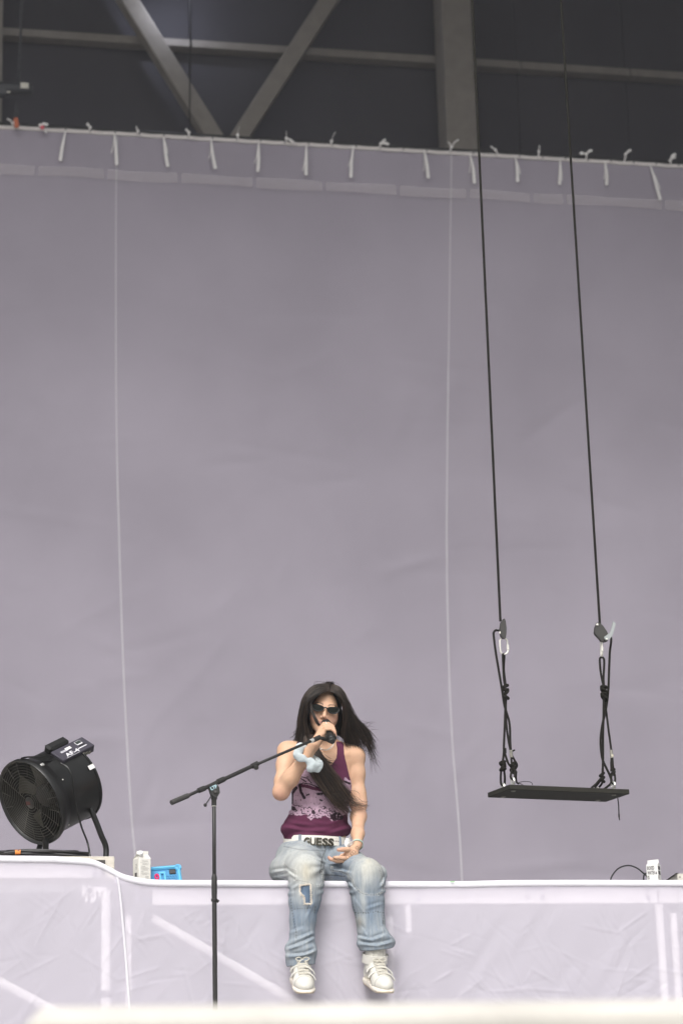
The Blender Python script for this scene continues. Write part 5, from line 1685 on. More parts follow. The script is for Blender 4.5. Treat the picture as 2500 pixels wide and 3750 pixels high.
def jean_color(co):
    px, py = project(co)
    n1 = vnoise(co * [10, 10, 5], 1, 31)
    n2 = vnoise(co * [45, 45, 9], 1, 32)
    n3 = vnoise(co * [140, 140, 16], 1, 33)
    blue = np.array((.135, .185, .250))
    pale = np.array((.44, .455, .445))
    sand = np.array((.50, .465, .37))
    f = .34 + .20 * n1 + .16 * n2 + .17 * n3
    for (x, y, rx_, ry_, a) in ((1105, 3175, 65, 55, .75), (1350, 3180, 55, 60, .65), (1030, 3170, 45, 50, .45), (1110, 3270, 40, 45, .4), (1100, 3110, 60, 30, .25), (1310, 3390, 14, 50, .4), (1330, 3290, 12, 60, .35)):
        f = f + a * np.exp(-((px - x) / rx_) ** 2 - ((py - y) / ry_) ** 2)
    f = f + .12 * np.clip((3330 - py) / 250, 0, 1)
    f = np.clip(f, 0, 1)[:, None]
    c = blue * (1 - f) + pale * f
    s = np.zeros(len(co))
    for (x, y, r, a) in ((1120, 3185, 26, .6), (1355, 3165, 30, .45), (1312, 3375, 14, .4), (1130, 3230, 30, .3)):
        s += a * np.exp(-((px - x) ** 2 + (py - y) ** 2) / (2 * r * r))
    s = np.clip(s * (1 + .5 * n2), 0, .85)[:, None]
    c = c * (1 - s) + sand * s
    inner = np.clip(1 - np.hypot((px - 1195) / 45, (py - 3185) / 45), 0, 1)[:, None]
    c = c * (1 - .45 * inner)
    # soiled patch, seams, stitches
    soil = .35 * np.exp(-((px - 1312) / 14) ** 2 - ((py - 3383) / 18) ** 2)[:, None]
    c = c * (1 - soil)
    def dist(pts):
        d = np.full(len(co), 1e9)
        u = np.zeros(len(co))
        pts = np.array(pts, float)
        acc = 0
        for a, b in zip(pts[:-1], pts[1:]):
            e = b - a
            L = math.hypot(*e)
            t = np.clip(((px - a[0]) * e[0] + (py - a[1]) * e[1]) / (L * L), 0, 1)
            dd_ = np.hypot(px - a[0] - t * e[0], py - a[1] - t * e[1])
            u = np.where(dd_ < d, acc + t * L, u)
            d = np.minimum(d, dd_)
            acc += L
        return d, u
    fr = co[:, 1] < .22
    for pts in ([(1079, 3222), (1103, 3226), (1132, 3231), (1154, 3244), (1177, 3242), (1184, 3223), (1178, 3190)], [(1290, 3225), (1293, 3239), (1307, 3258), (1327, 3273), (1352, 3277), (1384, 3276), (1403, 3262), (1398, 3210), (1385, 3170)],
                [(1040, 3162), (1055, 3178), (1082, 3188), (1079, 3222)], [(1215, 3175), (1218, 3188), (1250, 3192), (1275, 3205), (1290, 3225)]):
        d, u = dist(pts)
        c[(d < 2.0) & fr] *= .72
        st_ = (np.abs(d - 2.6) < 1.6) & ((u % 6) < 3.0) & fr
        c[st_] = c[st_] * .4 + np.array((.62, .62, .58)) * .6
    for pts in ([(1078, 3330), (1100, 3327), (1136, 3325)], [(1300, 3343), (1340, 3343), (1375, 3338), (1410, 3343)]):
        d, u = dist(pts)
        c[(d < 2.0) & ((u % 9) < 5) & fr] *= .5
    for pts in ([(1065, 3293), (1068, 3330), (1074, 3357), (1078, 3380), (1083, 3410), (1086, 3440)], [(1284, 3270), (1288, 3300), (1296, 3330), (1302, 3360)], [(1405, 3300), (1406, 3340), (1402, 3380)], [(1155, 3320), (1150, 3350)]):
        d, u = dist(pts)
        c[(d < 2.4) & ((u % 10) < 6) & fr] *= .62
    d, u = dist([(1188, 3098), (1192, 3112), (1180, 3140), (1176, 3165), (1172, 3195)])
    c[d < 3] *= .55
    d, u = dist([(1040, 3100), (1100, 3112), (1190, 3116)])
    c[(d < 2.2)] *= .72
    d, u = dist([(1175, 3203), (1230, 3206), (1262, 3210)])
    c[d < 2.2] *= .5
    # the torn patch: darker cloth below, bleached edge
    r_ = poly_sd(RIP, px, py)
    fq = co[:, 1] < -.02
    c[(r_ < -1) & fq] = np.array((.105, .150, .215)) * (1 + .25 * n2[(r_ < -1) & fq])[:, None]
    ed = (np.abs(r_ - 1.5) < 3.2) & fq
    c[ed] = np.array((.66, .60, .53))
    # worn pale hems
    return np.clip(c, .01, .9)
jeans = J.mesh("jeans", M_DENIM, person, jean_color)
del J
# frayed threads round the tear
M_FRAY = mat("frayed_thread", (0.72, 0.66, 0.58), 0.9)
mb = MB()
rr = random.Random(4)
n_ = len(RIP)
for i in range(n_):
    a, b = RIP[i], RIP[(i + 1) % n_]
    L = math.hypot(*(b - a))
    for t in np.arange(0, 1, 3.0 / max(L, 3)):
        p = a + (b - a) * t
        o = np.array((b[1] - a[1], -(b[0] - a[0]))) / max(L, 1e-6) * rr.uniform(1, 6)
        q0 = P(p[0] - o[0] * .5, p[1] - o[1] * .5, -.158 + .0)
        q1 = P(p[0] + o[0] + rr.uniform(-3, 3), p[1] + o[1] + rr.uniform(-1, 6), -.163)
        mb.tube([q0, q0.lerp(q1, .5) + Vector((0, -.004, 0)), q1], [.0012, .0012, .0006], 4)
mb.build("fray", M_FRAY, jeans)
PINV[jeans.name] = PINV[person.name].inverted() @ Matrix.Identity(4) if False else Matrix.Identity(4)

# --- belt and buckle
belt_c = P(1156, 3084, .345)
M_BELT = mat("belt_leather", (0.80, 0.77, 0.70), 0.5, var=0.05, scale=30)
def belt_pt(t, dz, o=0.0):
    x = (.1475 + o) * math.cos(t)
    y = (.1320 + o) * math.sin(t)
    return belt_c + Vector((x, y, dz - .020 * (-math.sin(t)) * .55 - x * .045))
vs, fs = [], []
nb = 64
for k in range(nb):
    t = 2 * math.pi * k / nb
    for (dz, o) in ((-.020, .0), (-.020, .004), (.022, .004), (.022, .0)):
        vs.append(belt_pt(t, dz, o))
for k in range(nb):
    for j in range(4):
        a, b = k * 4 + j, k * 4 + (j + 1) % 4
        fs.append((a, b, ((k + 1) % nb) * 4 + (j + 1) % 4, ((k + 1) % nb) * 4 + j))
belt = MB().add(vs, fs).build("belt", M_BELT, person, smooth=True)
PINV[belt.name] = Matrix.Identity(4)
bk_c = belt_pt(math.radians(-94), -.009, .012)
bx_ = (belt_pt(math.radians(-84), 0) - belt_pt(math.radians(-104), 0)).normalized()
M_BUCKLE = mat("buckle_metal", (0.060, 0.055, 0.038), 0.4, metal=0.5, var=0.3, scale=60)
for i, ch in enumerate("GUESS"):
    tt = math.radians(-94 + (i - 2) * 10.6)
    c_ = belt_pt(tt, -.008, .0085)
    xx = (belt_pt(tt + .05, 0) - belt_pt(tt - .05, 0)).normalized()
    v, f_ = lettering(ch, c_, xx, Vector((0, 0, 1)) - xx * xx.z, .037, .0265, .0035)
    MB().add(v, f_).build("buckle_letter", M_BUCKLE, belt)
for t in (-112, -76):
    pass
for t in (-66, -61, -56):
    c_ = belt_pt(math.radians(t), .0, .0042)
    MB().lathe(c_, Vector((math.cos(math.radians(t)), math.sin(math.radians(t)), 0)), [(0, .0028), (.0012, .0028)], 10).build("eyelet", M_INK, belt)
for t in (-128, -52):
    a_ = math.radians(t)
    mb = MB()
    for w_ in (-.0035, .0035):
        tt = a_ + w_ / .14
        mb.tube([belt_pt(tt, .024, .005), belt_pt(tt, .010, .0075), belt_pt(tt, -.014, .0075), belt_pt(tt, -.026, .004)], .0028, 6)
    mb.build("belt_loop", M_DENIM_LOOP if "M_DENIM_LOOP" in globals() else mat("denim_loop", (0.22, 0.27, 0.33), 0.9), jeans)

# --- sneakers
M_SHOE = mat("shoe_leather", (0.62, 0.60, 0.545), 0.55, var=0.06, scale=25, attr="Col", bump=.0006, bscale=70)
M_SOLE = mat("shoe_sole", (0.62, 0.54, 0.43), 0.7, var=0.16, scale=30)
M_FOX = mat("shoe_foxing", (0.70, 0.65, 0.57), 0.65, var=0.14, scale=40)
M_LACE = mat("shoe_lace", (0.64, 0.61, 0.53), 0.9)
M_SHADE = mat("shoe_lining", (0.16, 0.15, 0.13), 0.9)
def shoe(origin, toe, roll, tall, name_label, strap):
    """high-top; origin = under the ankle at the sole, toe = pointing direction"""
    d = Vector(toe).normalized()
    u = Vector((0, 0, 1))
    l = d.cross(u).normalized()
    u = l.cross(d).normalized()
    if roll:
        Rm = Matrix.Rotation(roll, 3, d)
        l, u = Rm @ l, Rm @ u
    if l.dot(RGT) < 0: l = -l
    Mx = Matrix((l, d, u)).transposed()
    o = Vector(origin)
    def S(x, y, z):
        return o + l * (x * 1.10) + d * (y * 1.06) + u * z
    pts = [S(x, y, z) for x in (-.06, .06) for y in (-.12, .2) for z in (-.01, tall + .03)]
    lo = [min(p[i] for p in pts) - .02 for i in range(3)]
    hi = [max(p[i] for p in pts) + .02 for i in range(3)]
    F = Field(lo, hi, .0026)
    F.ell(S(0, .100, .034), (.045, .068, .040), .015, M=Mx)
    F.cone(S(0, .085, .040), S(0, .0, .085), .037, .039, .02)
    F.cone(S(0, -.045, .045), S(0, -.030, tall * .75), .037, .038, .02)
    F.cone(S(0, -.012, .08), S(0, -.022, tall), .040, .043, .02)
    F.cone(S(0, -.022, tall + .012), S(0, -.022, tall - .03), .034, .030, .002, 'cut')
    gx_, gy_, gz_ = F.grid()
    zl = (gx_ - o.x) * u.x + (gy_ - o.y) * u.y + (gz_ - o.z) * u.z
    yl_ = (gx_ - o.x) * d.x + (gy_ - o.y) * d.y + (gz_ - o.z) * d.z
    F.d = np.maximum(F.d, (.012 - zl).astype(np.float32))
    # overlay panels: a small step around toe cap and eyestay
    nr = np.abs(F.d) < .01
    q = np.argwhere(nr)
    cq = F.lo + q * F.h
    lx = (cq - np.array(o)) @ np.array(l)
    ly = (cq - np.array(o)) @ np.array(d)
    lz = (cq - np.array(o)) @ np.array(u)
    step = np.where(ly > .112, .0016, 0) + np.where((np.abs(lx) > .020 + .1 * np.maximum(0, .10 - ly) * .2) & (ly < .10), -.0018, 0) + .0012 * vnoise(cq * 26, 1, 41) + .0010 * np.sin(ly * 420) * (np.abs(lx) < .03) * (ly > .03) * (ly < .11)
    F.d[nr] += step.astype(np.float32)
    def shoe_col(co):
        lx = (co - np.array(o)) @ np.array(l)
        ly = (co - np.array(o)) @ np.array(d)
        c = np.tile(np.array((.645, .625, .565)), (len(co), 1))
        e = (np.abs(ly - .118) < .0022) | ((np.abs(np.abs(lx) - .0225) < .0020) & (ly < .108) & (ly > .0))
        c[e] *= .62                                # stitched panel joints drawn darker
        tn = (np.abs(lx) < .02) & (ly < .10) & (ly > .01)
        c[tn] *= .90
        return c * (1 + .05 * vnoise(co * 40, 1, 71))[:, None]
    sh = F.mesh("shoe", M_SHOE, person, shoe_col)
    if name_label: sh["label"] = name_label
    PINV[sh.name] = Matrix.Identity(4)
    F = Field(lo, hi, .0026)
    F.ell(S(0, .098, .014), (.050, .079, .022), .02, M=Mx)
    F.ell(S(0, -.030, .014), (.042, .068, .022), .02, M=Mx)
    F.cone(S(0, .06, .014), S(0, -.02, .014), .040, .038, .02)
    bend = .0 + np.maximum(0, yl_ - .10) ** 2 * 2.4
    F.d = np.maximum(F.d, np.maximum(zl - .025 - bend * .5, bend - zl - .002).astype(np.float32))
    def sole_col(co):
        z = (co - np.array(o)) @ np.array(u)
        y = (co - np.array(o)) @ np.array(d)
        c = np.where((z < .006 + np.maximum(0, y - .10) ** 2 * 2.4)[:, None], np.array((.58, .49, .37)), np.array((.70, .645, .56)))
        n = vnoise(co * 60, 1, 44)[:, None]
        return np.clip(c * (1 + .10 * n), 0, 1)
    F.mesh("sole", mat("shoe_sole_tone", (.6, .5, .4), .7, var=.08, scale=60, attr="Col"), sh, sole_col)
    # laces and crossing straps over the instep
    def inst(t, x):
        """point on the instep: t 0 toe side .. 1 ankle, x across"""
        y = .108 - .088 * t
        z = .068 + .050 * t - .9 * x * x * 12 * .5
        return S(x, y + .006, z + .004)
    mb = MB()
    for i in range(5):
        t = .15 + .19 * i
        s_ = 1 if i % 2 else -1
        mb.tube(smooth_path([inst(t, -.022), inst(t + .05, 0) + d * .004, inst(t + .10, .022)], 4), .0022, 5)
        mb.tube(smooth_path([inst(t, .022), inst(t + .05, 0) + d * .006, inst(t + .10, -.022)], 4), .0022, 5)
    if not strap or True:
        k0 = inst(1.0, 0) + d * .008 + u * .002
        for s_ in (-1, 1):
            mb.tube(smooth_path([k0, k0 + l * (.014 * s_) + u * .010, k0 + l * (.030 * s_) + u * .004 + d * .003, k0 + l * (.018 * s_) - u * .005 + d * .004, k0], 5), .0021, 5)
            mb.tube(smooth_path([k0, k0 + l * (.016 * s_) - u * .012 + d * .006, k0 + l * (.030 * s_) - u * .030 + d * .010], 5), .0021, 5)
    mb.build("lace", M_LACE, sh, smooth=True)
    for t in (.22, .60):
        mb = MB()
        arc = [S(.047 * math.sin(a), .094 - .075 * t + .002 * math.cos(a) + (.026 * math.sin(a) if t < .5 else .026 * math.sin(a)), .032 + .045 * t + .044 * math.cos(a)) for a in np.linspace(-1.35, 1.35, 13)]
        ribbon(mb, arc, .016, d, .0022)
        mb.build("instep_strap", mat("strap_leather", (0.66, 0.64, 0.585), 0.45), sh, smooth=True)
    if strap:
        vs, fs = [], []
        nq = 28
        for k_ in range(nq):
            a = 2 * math.pi * k_ / nq
            for (dz_, rr_) in ((-.019, .0455), (-.019, .0525), (.019, .0525), (.019, .0455)):
                vs.append(S(math.cos(a) * rr_, -.022 + math.sin(a) * rr_, tall - .052 + dz_))
        for k_ in range(nq):
            for j in range(4):
                fs.append((k_ * 4 + j, k_ * 4 + (j + 1) % 4, ((k_ + 1) % nq) * 4 + (j + 1) % 4, ((k_ + 1) % nq) * 4 + j))
        MB().add(vs, fs).build("ankle_strap", mat("strap_leather", (0.66, 0.64, 0.585), 0.45), sh, smooth=True)
    return sh
tdL = Vector((P(1096, 3600, 0).x - P(1102, 3600, 0).x, -.20, -.078))
shoe(P(1100, 3606, -.09), tdL, 0.0, .115, "", False)
tdR = Vector((P(1392, 3600, 0).x - P(1372, 3600, 0).x, -.20, -.070))
shoe(P(1371, 3610, -.09), tdR, 0.0, .170, "white high-top sneaker with wide ankle strap", True)

# --- scrunchie on the raised wrist
M_SCR = mat("scrunchie_cloth", (0.54, 0.60, 0.615), 0.9, var=0.08, scale=60, bump=.003, bscale=150, stretch=(1, 1, 4))
fdir = (wrL - elL).normalized()
sc0_ = elL.lerp(wrL, .72)
s1 = (RGT - fdir * RGT.dot(fdir)).normalized()
s2 = fdir.cross(s1)
if s2.dot(cB) < 0: s2 = -s2
sc_pts = [P(x, y, Y) for x, y, Y in ((1097, 2736, .10), (1092, 2752, .09), (1090, 2768, .085), (1103, 2776, .08), (1120, 2783, .075), (1134, 2790, .07), (1146, 2802, .065), (1160, 2806, .07), (1166, 2796, .085), (1160, 2786, .11), (1140, 2776, .15), (1120, 2760, .17), (1108, 2740, .15))]
lo = [min(p[i] for p in sc_pts) - .05 for i in range(3)]
hi = [max(p[i] for p in sc_pts) + .05 for i in range(3)]
F = Field(lo, hi, .0026)
rad = [.018, .016, .019, .014, .010, .015, .020, .020, .017, .015, .015, .016, .018]
cp = smooth_path(sc_pts + [sc_pts[0]], 4)
rs_ = np.interp(np.linspace(0, len(rad), len(cp)), range(len(rad) + 1), rad + [rad[0]])
for i in range(len(cp) - 1):
    F.cone(cp[i], cp[i + 1], rs_[i], rs_[i + 1], .006)
F.chain([P(1150, 2800, .06), P(1140, 2815, .06), P(1160, 2822, .07)], [.012, .016, .010], .012)
nr = np.abs(F.d) < .01
cq = F.lo + np.argwhere(nr) * F.h
aa = np.arctan2((cq - np.array(sc0_)) @ np.array(s2), (cq - np.array(sc0_)) @ np.array(s1))
F.d[nr] += (.0026 * np.sin(aa * 9 + vnoise(cq * 22, 1, 51) * 3.5) + .0030 * vnoise((cq @ np.array([[.7, 0, .7], [0, 1, 0], [-.7, 0, .7]])) * [70, 40, 22], 1, 52)).astype(np.float32)
F.mesh("scrunchie", M_SCR, person)

# --- wristbands, ring, necklace
def band(name, a, b, r, t, m, k=28):
    a, b = Vector(a), Vector(b)
    ax = (b - a).normalized()
    L = (b - a).length
    return MB().lathe(a, ax, [(0, r), (0, r + t), (L, r + t), (L, r), (0, r)], k, closed_ends=False).build(name, m, person, smooth=True)
fR = (wrR - elR).normalized()
band("wristband", wrR + fR * .002, wrR + fR * .012, .0262, .002, mat("mint_rubber", (0.42, 0.56, 0.47), 0.5))
mb = MB()
ribbon(mb, smooth_path([zz(690, 470, 0.050), zz(650, 500, 0.043), zz(665, 560, 0.037), zz(720, 565, 0.040), zz(760, 530, 0.045)], 4), .020, Vector((.5, -.3, 1)), .0006)
ribbon(mb, smooth_path([zz(640, 470, 0.055), zz(610, 560, 0.050), zz(640, 610, 0.045), zz(690, 600, 0.045)], 4), .016, Vector((.8, -.3, .5)), .0006)
mb.build("paper_wristband", mat("wristband_paper", (0.72, 0.72, 0.70), 0.4, var=0.5, scale=120), person)
mb = MB()
mb.tube([around(.42, 98 + a, .037) for a in ()] or [MH.lerp(MT, .40) + (RGT * math.cos(t) * .0 + UPV * .0) + around(.40, 105, .030) - MH.lerp(MT, .40) + (mdir * math.cos(t) + (around(.4, 105, 1) - MH.lerp(MT, .4)).normalized() * math.sin(t)) * .0105 for t in np.linspace(0, 6.283, 13)[:-1]], .0016, 5, closed=True)
mb.build("ring", M_METAL, person, smooth=True)
mb = MB()
nk = [P(1158, 2728, YT - .035), P(1172, 2742, YT - .068), P(1190, 2748, YT - .085), P(1206, 2742, YT - .085), P(1218, 2730, YT - .075), P(1224, 2718, YT - .05)]
nkp = smooth_path(nk, 4)
for i in range(len(nkp) - 1):
    c_ = (nkp[i] + nkp[i + 1]) / 2 + Vector((0, -.006, 0))
    t_ = (nkp[i + 1] - nkp[i]).normalized()
    n_ = (Vector((0, -1, 0)) if i % 2 else Vector((0, 0, 1)))
    n_ = (n_ - t_ * n_.dot(t_)).normalized()
    mb.tube([c_ + t_ * (.0056 * math.cos(q)) + n_ * (.0030 * math.sin(q)) for q in np.linspace(0, 6.283, 9)[:-1]], .0010, 4, closed=True)
mb.build("chain_necklace", M_METAL, person, smooth=True)

# --- sunglasses
M_FRAME = mat("glasses_frame", (0.008, 0.008, 0.008), 0.3, spec=0.3)
M_LENS = mat("glasses_lens", (0.010, 0.012, 0.010), 0.06, spec=0.08)
gl = MB()
lens_poly = [(-.029, .009), (-.022, .0145), (-.008, .0150), (.008, .0125), (.022, .0085), (.027, .002), (.024, -.007), (.014, -.0135), (.0, -.0155), (-.014, -.0125), (-.024, -.004)]
frame_o = None
for s in (-1, 1):
    cxl = s * .0365
    poly = [((-x if s > 0 else x) * 1.0, z) for x, z in lens_poly]
    if s > 0: poly = poly[::-1]
    def LP(x, z, o=0.0):
        return H(cxl + x, .098 - .42 * (abs(cxl + x)) ** 1.0 * .22 + o, z + .0015)
    pts = smooth_path([LP(*q_) for q_ in poly] + [LP(*poly[0])], 4)[:-1]
    fr_ = MB().tube(pts, .0030, 7, closed=True)
    if frame_o is None:
        frame_o = fr_.build("sunglasses", M_FRAME, person, smooth=True)
        PINV[frame_o.name] = Matrix.Identity(4)
    else:
        fr_.build("frame_rim", M_FRAME, frame_o, smooth=True)
    n_ = len(pts)
    cc_ = sum(pts, Vector()) / n_ + hy * .0022
    vs = [cc_] + pts + [p - hy * .002 for p in pts]
    MB().add(vs, [(0, 1 + i, 1 + (i + 1) % n_) for i in range(n_)] + [tuple(range(n_ + 1, 2 * n_ + 1))]).build("lens", M_LENS, frame_o, smooth=True)
    tmp = MB().tube(smooth_path([LP(s * .029, .008), H(s * .072, .076, .010), H(s * .075, .02, .006), H(s * .074, -.02, .0)], 5), .0030, 6)
    tmp.build("temple_arm", M_FRAME, frame_o, smooth=True)
MB().tube(smooth_path([H(-.0105, .0965, .004), H(0, .101, .0075), H(.0105, .0965, .004)], 4), .0034, 7).build("bridge", M_FRAME, frame_o, smooth=True)

# --- hair
M_HAIR = mat("hair_dark", (0.012, 0.0085, 0.0065), 0.36, var=0.4, scale=60, spec=0.4)
M_STRAND = mat("hair_strand", (0.012, 0.0085, 0.0065), 0.34, attr="Col", spec=0.45)
lo = V(P(1040, 2790, .3)); hi = V(P(1400, 2480, .3))
F = Field((lo[0], .14, lo[2]), (hi[0], .52, hi[2]), .0034)
F.ell(H(0, -.022, .036), (.080, .097, .083), .01, M=HM)
F.ell(H(-.050, -.015, -.045), (.034, .058, .080), .02, M=HM)
F.ell(H(.052, -.020, -.040), (.034, .056, .075), .02, M=HM)
F.ell(H(0, -.075, -.05), (.075, .05, .12), .03, M=HM)
F.chain([P(1240, 2635, .36), P(1262, 2670, .36), P(1278, 2705, .37)], [.045, .038, .022], .02)
F.chain([P(1108, 2640, .33), P(1105, 2690, .34), P(1100, 2715, .34)], [.026, .026, .016], .02)
F.ell(H(.002, .085, -.030), (.075, .092, .124), .004, 'cut', M=HM)
hair = F.mesh("hair", M_HAIR, person)
PINV[hair.name] = Matrix.Identity(4)
hr = np.random.default_rng(12)
def resample(pts, n):
    p = np.array([V(q) for q in smooth_path(pts, 6)])
    s = np.concatenate([[0], np.cumsum(np.linalg.norm(np.diff(p, axis=0), axis=1))])
    t = np.linspace(0, s[-1], n)
    return np.stack([np.interp(t, s, p[:, i]) for i in range(3)], 1)
SV, SFc, SCo = [], [], []
def strands(guides, count, r=.0011, jit=.004, ydepth=.012, lenv=(.85, 1.04), npt=16, tip=.02, clump=0, shade=1.0):
    G = np.array([resample([P(*q) for q in g], npt) for g in guides])
    ng = len(G)
    cl = [(hr.random() * (ng - 1), hr.normal(0, ydepth)) for _ in range(clump)]
    for _ in range(count):
        if clump:
            c0, cy0 = cl[hr.integers(clump)]
            w0 = c0
            u = np.clip(c0 + hr.normal(0, .12), 0, ng - 1 - 1e-6)
            dyy = cy0 + hr.normal(0, ydepth * .3)
        else:
            u = hr.random() * (ng - 1 - 1e-6)
            dyy = hr.normal(0, ydepth)
        i = int(u)
        f = u - i
        p = G[i] * (1 - f) + G[i + 1] * f if i + 1 < ng else G[i]
        p = p.copy()
        k = np.linspace(0, 1, npt)
        ramp = np.clip(k * 3, 0, 1)
        p[:, 1] += dyy * ramp
        ph = hr.random(3) * 6.28
        am = hr.normal(0, jit, 3)
        for a in range(3):
            p[:, a] += am[a] * np.sin(k * (3.0 + 2.5 * hr.random()) + ph[a]) * ramp
        p += hr.normal(0, tip, 3) * (k[:, None] ** 3) * [1, .6, .8]
        e = hr.uniform(*lenv)
        if e < 1:
            q = np.linspace(0, e, npt) * (npt - 1)
            p = np.stack([np.interp(q, np.arange(npt), p[:, a]) for a in range(3)], 1)
        rad = r * hr.uniform(.7, 1.3) * np.clip(np.minimum(1.0, (1 - k) * 3.2 + .12), 0, 1)
        t = np.gradient(p, axis=0)
        t /= np.linalg.norm(t, axis=1)[:, None] + 1e-9
        nn = np.cross(t, [0.2, 1.0, 0.1])
        nn /= np.linalg.norm(nn, axis=1)[:, None] + 1e-9
        bb = np.cross(t, nn)
        base = len(SV) * 1
        off = sum(len(x) for x in SV) if False else strands.n
        ring = [p + (nn * math.cos(a) + bb * math.sin(a)) * rad[:, None] for a in (0.5, 2.6, 4.7)]
        SV.append(np.stack(ring, 1).reshape(-1, 3))
        tone = min(4.5, math.exp(hr.normal(0, .75))) * shade
        SCo.append(np.tile(np.array((.019, .0125, .0088)) * tone, (npt * 3, 1)))
        idx = np.arange(npt * 3).reshape(npt, 3) + off
        for j in range(3):
            l = (j + 1) % 3
            SFc.append(np.stack([idx[:-1, j], idx[:-1, l], idx[1:, l], idx[1:, j]], 1))
        strands.n += npt * 3
strands.n = 0
# image-left side, from the parting down to the shoulder
strands([[(1206, 2528, .215), (1166, 2537, .205), (1131, 2572, .210), (1118, 2615, .228), (1119, 2655, .240), (1132, 2700, .25), (1132, 2745, .25)],
         [(1205, 2518, .23), (1160, 2526, .225), (1121, 2564, .225), (1111, 2615, .24), (1110, 2665, .26), (1115, 2705, .27), (1112, 2745, .26)],
         [(1204, 2508, .26), (1155, 2514, .255), (1117, 2555, .255), (1104, 2615, .265), (1100, 2670, .28), (1096, 2705, .30), (1088, 2722, .31)],
         [(1200, 2503, .31), (1150, 2512, .31), (1112, 2556, .31), (1097, 2620, .31), (1094, 2675, .32), (1088, 2708, .335), (1068, 2724, .335)]],
        900, jit=.0035, ydepth=.006, tip=.008)
# image-right side, blown away from the face
strands([[(1208, 2528, .215), (1238, 2545, .210), (1259, 2585, .226), (1264, 2630, .245), (1258, 2680, .27), (1260, 2725, .29), (1265, 2742, .29)],
         [(1208, 2518, .23), (1240, 2534, .225), (1258, 2580, .235), (1266, 2640, .26), (1280, 2690, .29), (1300, 2735, .30), (1310, 2750, .30)],
         [(1208, 2510, .26), (1245, 2528, .255), (1266, 2578, .265), (1284, 2640, .28), (1312, 2690, .30), (1340, 2735, .31), (1358, 2765, .31)],
         [(1208, 2504, .30), (1248, 2524, .30), (1270, 2575, .30), (1296, 2632, .31), (1328, 2672, .32), (1352, 2712, .325), (1368, 2752, .33)],
         [(1208, 2503, .33), (1246, 2522, .33), (1270, 2575, .33), (1300, 2630, .335), (1330, 2664, .34), (1348, 2690, .345), (1356, 2706, .35)]],
        1150, jit=.0045, ydepth=.008, tip=.010, clump=70, lenv=(.55, 1.03))
strands([[(1240, 2530, .30), (1285, 2620, .31), (1330, 2700, .32), (1352, 2760, .325), (1362, 2800, .33), (1372, 2835, .33)],
         [(1245, 2530, .32), (1290, 2625, .33), (1335, 2680, .33), (1360, 2720, .335), (1378, 2765, .34)],
         [(1245, 2530, .33), (1292, 2625, .33), (1330, 2660, .335), (1352, 2690, .34), (1360, 2710, .34)]], 300, r=.0009, jit=.006, tip=.012, clump=13, ydepth=.008, lenv=(.7, 1.08))
# short hairs along the hairline
strands([[(1204, 2532, .212), (1180, 2538, .206), (1156, 2552, .206), (1142, 2572, .208)], [(1204, 2528, .215), (1176, 2532, .208), (1150, 2546, .208), (1134, 2572, .212)]], 90, r=.0008, jit=.001, ydepth=.002, tip=.003)
strands([[(1208, 2532, .212), (1225, 2540, .206), (1240, 2556, .208), (1250, 2580, .215)], [(1208, 2528, .215), (1230, 2534, .208), (1246, 2552, .210), (1258, 2580, .22)]], 80, r=.0008, jit=.001, ydepth=.002, tip=.003)
# crown and back
strands([[(1206, 2524, .22), (1205, 2506, .27), (1200, 2502, .31), (1170, 2520, .37), (1150, 2580, .40), (1140, 2660, .40), (1150, 2725, .39)],
         [(1208, 2524, .22), (1210, 2505, .27), (1212, 2502, .31), (1225, 2520, .37), (1230, 2580, .40), (1240, 2660, .40), (1255, 2735, .40)]], 260, tip=.01)
strands([[(1235, 2600, .36), (1250, 2660, .37), (1262, 2710, .36), (1268, 2742, .33)], [(1262, 2600, .35), (1290, 2660, .36), (1312, 2710, .36), (1325, 2745, .35)]], 320, tip=.008)
strands([[(1125, 2600, .33), (1120, 2660, .34), (1120, 2715, .33), (1118, 2745, .30)], [(1105, 2600, .33), (1098, 2660, .34), (1094, 2705, .34), (1080, 2724, .34)]], 200, tip=.006)
# the long lock swept across the chest
strands([[(1150, 2690, .25), (1176, 2755, .225), (1212, 2810, .205), (1243, 2850, .20), (1272, 2895, .205), (1290, 2925, .21), (1322, 2950, .215), (1348, 2956, .22)],
         [(1140, 2690, .25), (1160, 2760, .215), (1195, 2825, .19), (1228, 2870, .19), (1262, 2920, .20), (1284, 2950, .205), (1305, 2965, .21)],
         [(1130, 2690, .25), (1146, 2765, .21), (1178, 2838, .185), (1212, 2890, .185), (1248, 2940, .195), (1275, 2968, .20), (1292, 2982, .205)],
         [(1120, 2690, .25), (1132, 2770, .21), (1156, 2842, .185), (1190, 2895, .185), (1228, 2942, .195), (1262, 2972, .20), (1290, 2986, .205)],
         [(1112, 2690, .26), (1122, 2770, .215), (1140, 2832, .19), (1176, 2885, .185), (1215, 2932, .19), (1250, 2966, .20), (1282, 2984, .205)]],
        720, r=.0010, jit=.005, ydepth=.006, tip=.014, lenv=(.70, 1.03), clump=60, shade=1.7)
# strands lying over the throat and chest
strands([[(1165, 2740, .25), (1185, 2770, .24), (1210, 2790, .24), (1230, 2800, .24)], [(1160, 2745, .25), (1180, 2785, .235), (1205, 2808, .23), (1225, 2815, .23)]], 40, r=.0007)
# the lock across the cheek
strands([[(1140, 2566, .205), (1142, 2592, .202), (1153, 2620, .190), (1166, 2645, .178), (1176, 2658, .172)], [(1136, 2570, .205), (1136, 2596, .205), (1146, 2624, .192), (1159, 2650, .180), (1169, 2661, .175)]], 90, r=.0010, jit=.001, ydepth=.002, tip=.001, lenv=(.97, 1.0))
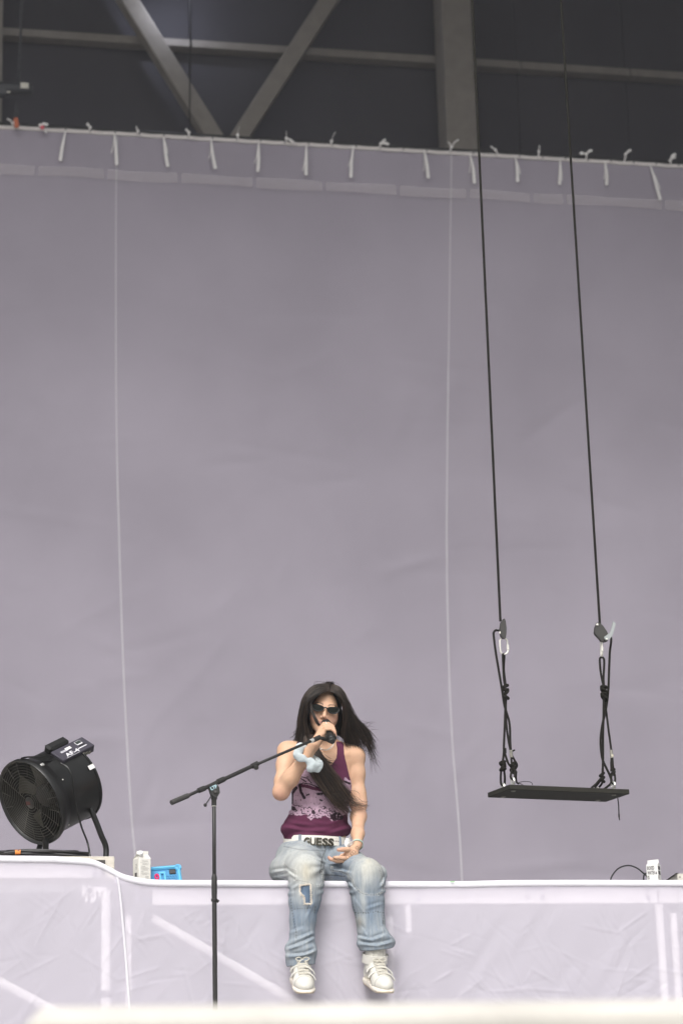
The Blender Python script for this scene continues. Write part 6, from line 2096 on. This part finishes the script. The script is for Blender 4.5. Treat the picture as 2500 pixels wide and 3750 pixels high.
# flyaways
strands([[(1200, 2503, .31), (1160, 2495, .31), (1130, 2500, .31), (1122, 2525, .31)], [(1205, 2503, .31), (1225, 2494, .31), (1248, 2502, .31), (1262, 2525, .31)]], 9, r=.0005, tip=.01, jit=.004)
strands([[(1290, 2640, .32), (1330, 2640, .32), (1360, 2645, .32)], [(1320, 2680, .33), (1350, 2660, .33), (1372, 2655, .33)], [(1340, 2700, .33), (1365, 2745, .33), (1385, 2785, .33)], [(1345, 2740, .33), (1358, 2800, .33), (1372, 2850, .33)]], 40, r=.0006, tip=.02, jit=.006)
strands([[(1285, 2930, .20), (1320, 2940, .2), (1352, 2938, .2)], [(1285, 2950, .20), (1325, 2962, .2), (1360, 2955, .2)], [(1282, 2890, .21), (1304, 2900, .21), (1308, 2925, .2)]], 24, r=.0006, tip=.012)
strands([[(1098, 2640, .32), (1090, 2660, .32), (1088, 2690, .32)], [(1090, 2705, .33), (1070, 2705, .33), (1050, 2708, .33)]], 14, r=.0006, tip=.012)
sv_ = np.concatenate(SV)
sf_ = np.concatenate(SFc)
me = bpy.data.meshes.new("strands")
me.vertices.add(len(sv_))
me.vertices.foreach_set("co", sv_.astype(np.float32).ravel())
me.loops.add(sf_.size)
me.loops.foreach_set("vertex_index", sf_.astype(np.int32).ravel())
me.polygons.add(len(sf_))
me.polygons.foreach_set("loop_start", np.arange(0, sf_.size, 4, dtype=np.int32))
me.polygons.foreach_set("use_smooth", np.ones(len(sf_), dtype=bool))
me.update()
_at = me.attributes.new("Col", 'FLOAT_COLOR', 'POINT')
_cc = np.concatenate(SCo)
_at.data.foreach_set("color", np.concatenate([_cc, np.ones((len(_cc), 1))], 1).astype(np.float32).ravel())
me.materials.append(M_STRAND)
link(bpy.data.objects.new("strands", me), hair)
# ------------------------------------------------------------------ thin stage haze in the air
hz_m = bpy.data.materials.new("haze_air")
hz_m.use_nodes = True
_n = hz_m.node_tree
_n.nodes.remove(_n.nodes["Principled BSDF"])
_v = _n.nodes.new("ShaderNodeVolumePrincipled")
_v.inputs["Color"].default_value = (0.90, 0.90, 0.96, 1)
_v.inputs["Density"].default_value = 0.0022
_v.inputs["Anisotropy"].default_value = 0.2
_n.links.new(_v.outputs[0], _n.nodes["Material Output"].inputs["Volume"])
tag(MB().box((0, 0, (ZR + 1.5 - 4.1) / 2), (244, 244, ZR + 1.5 + 4.1)).build("haze", hz_m), "thin pale haze hanging in the air around the stage", kind="stuff")
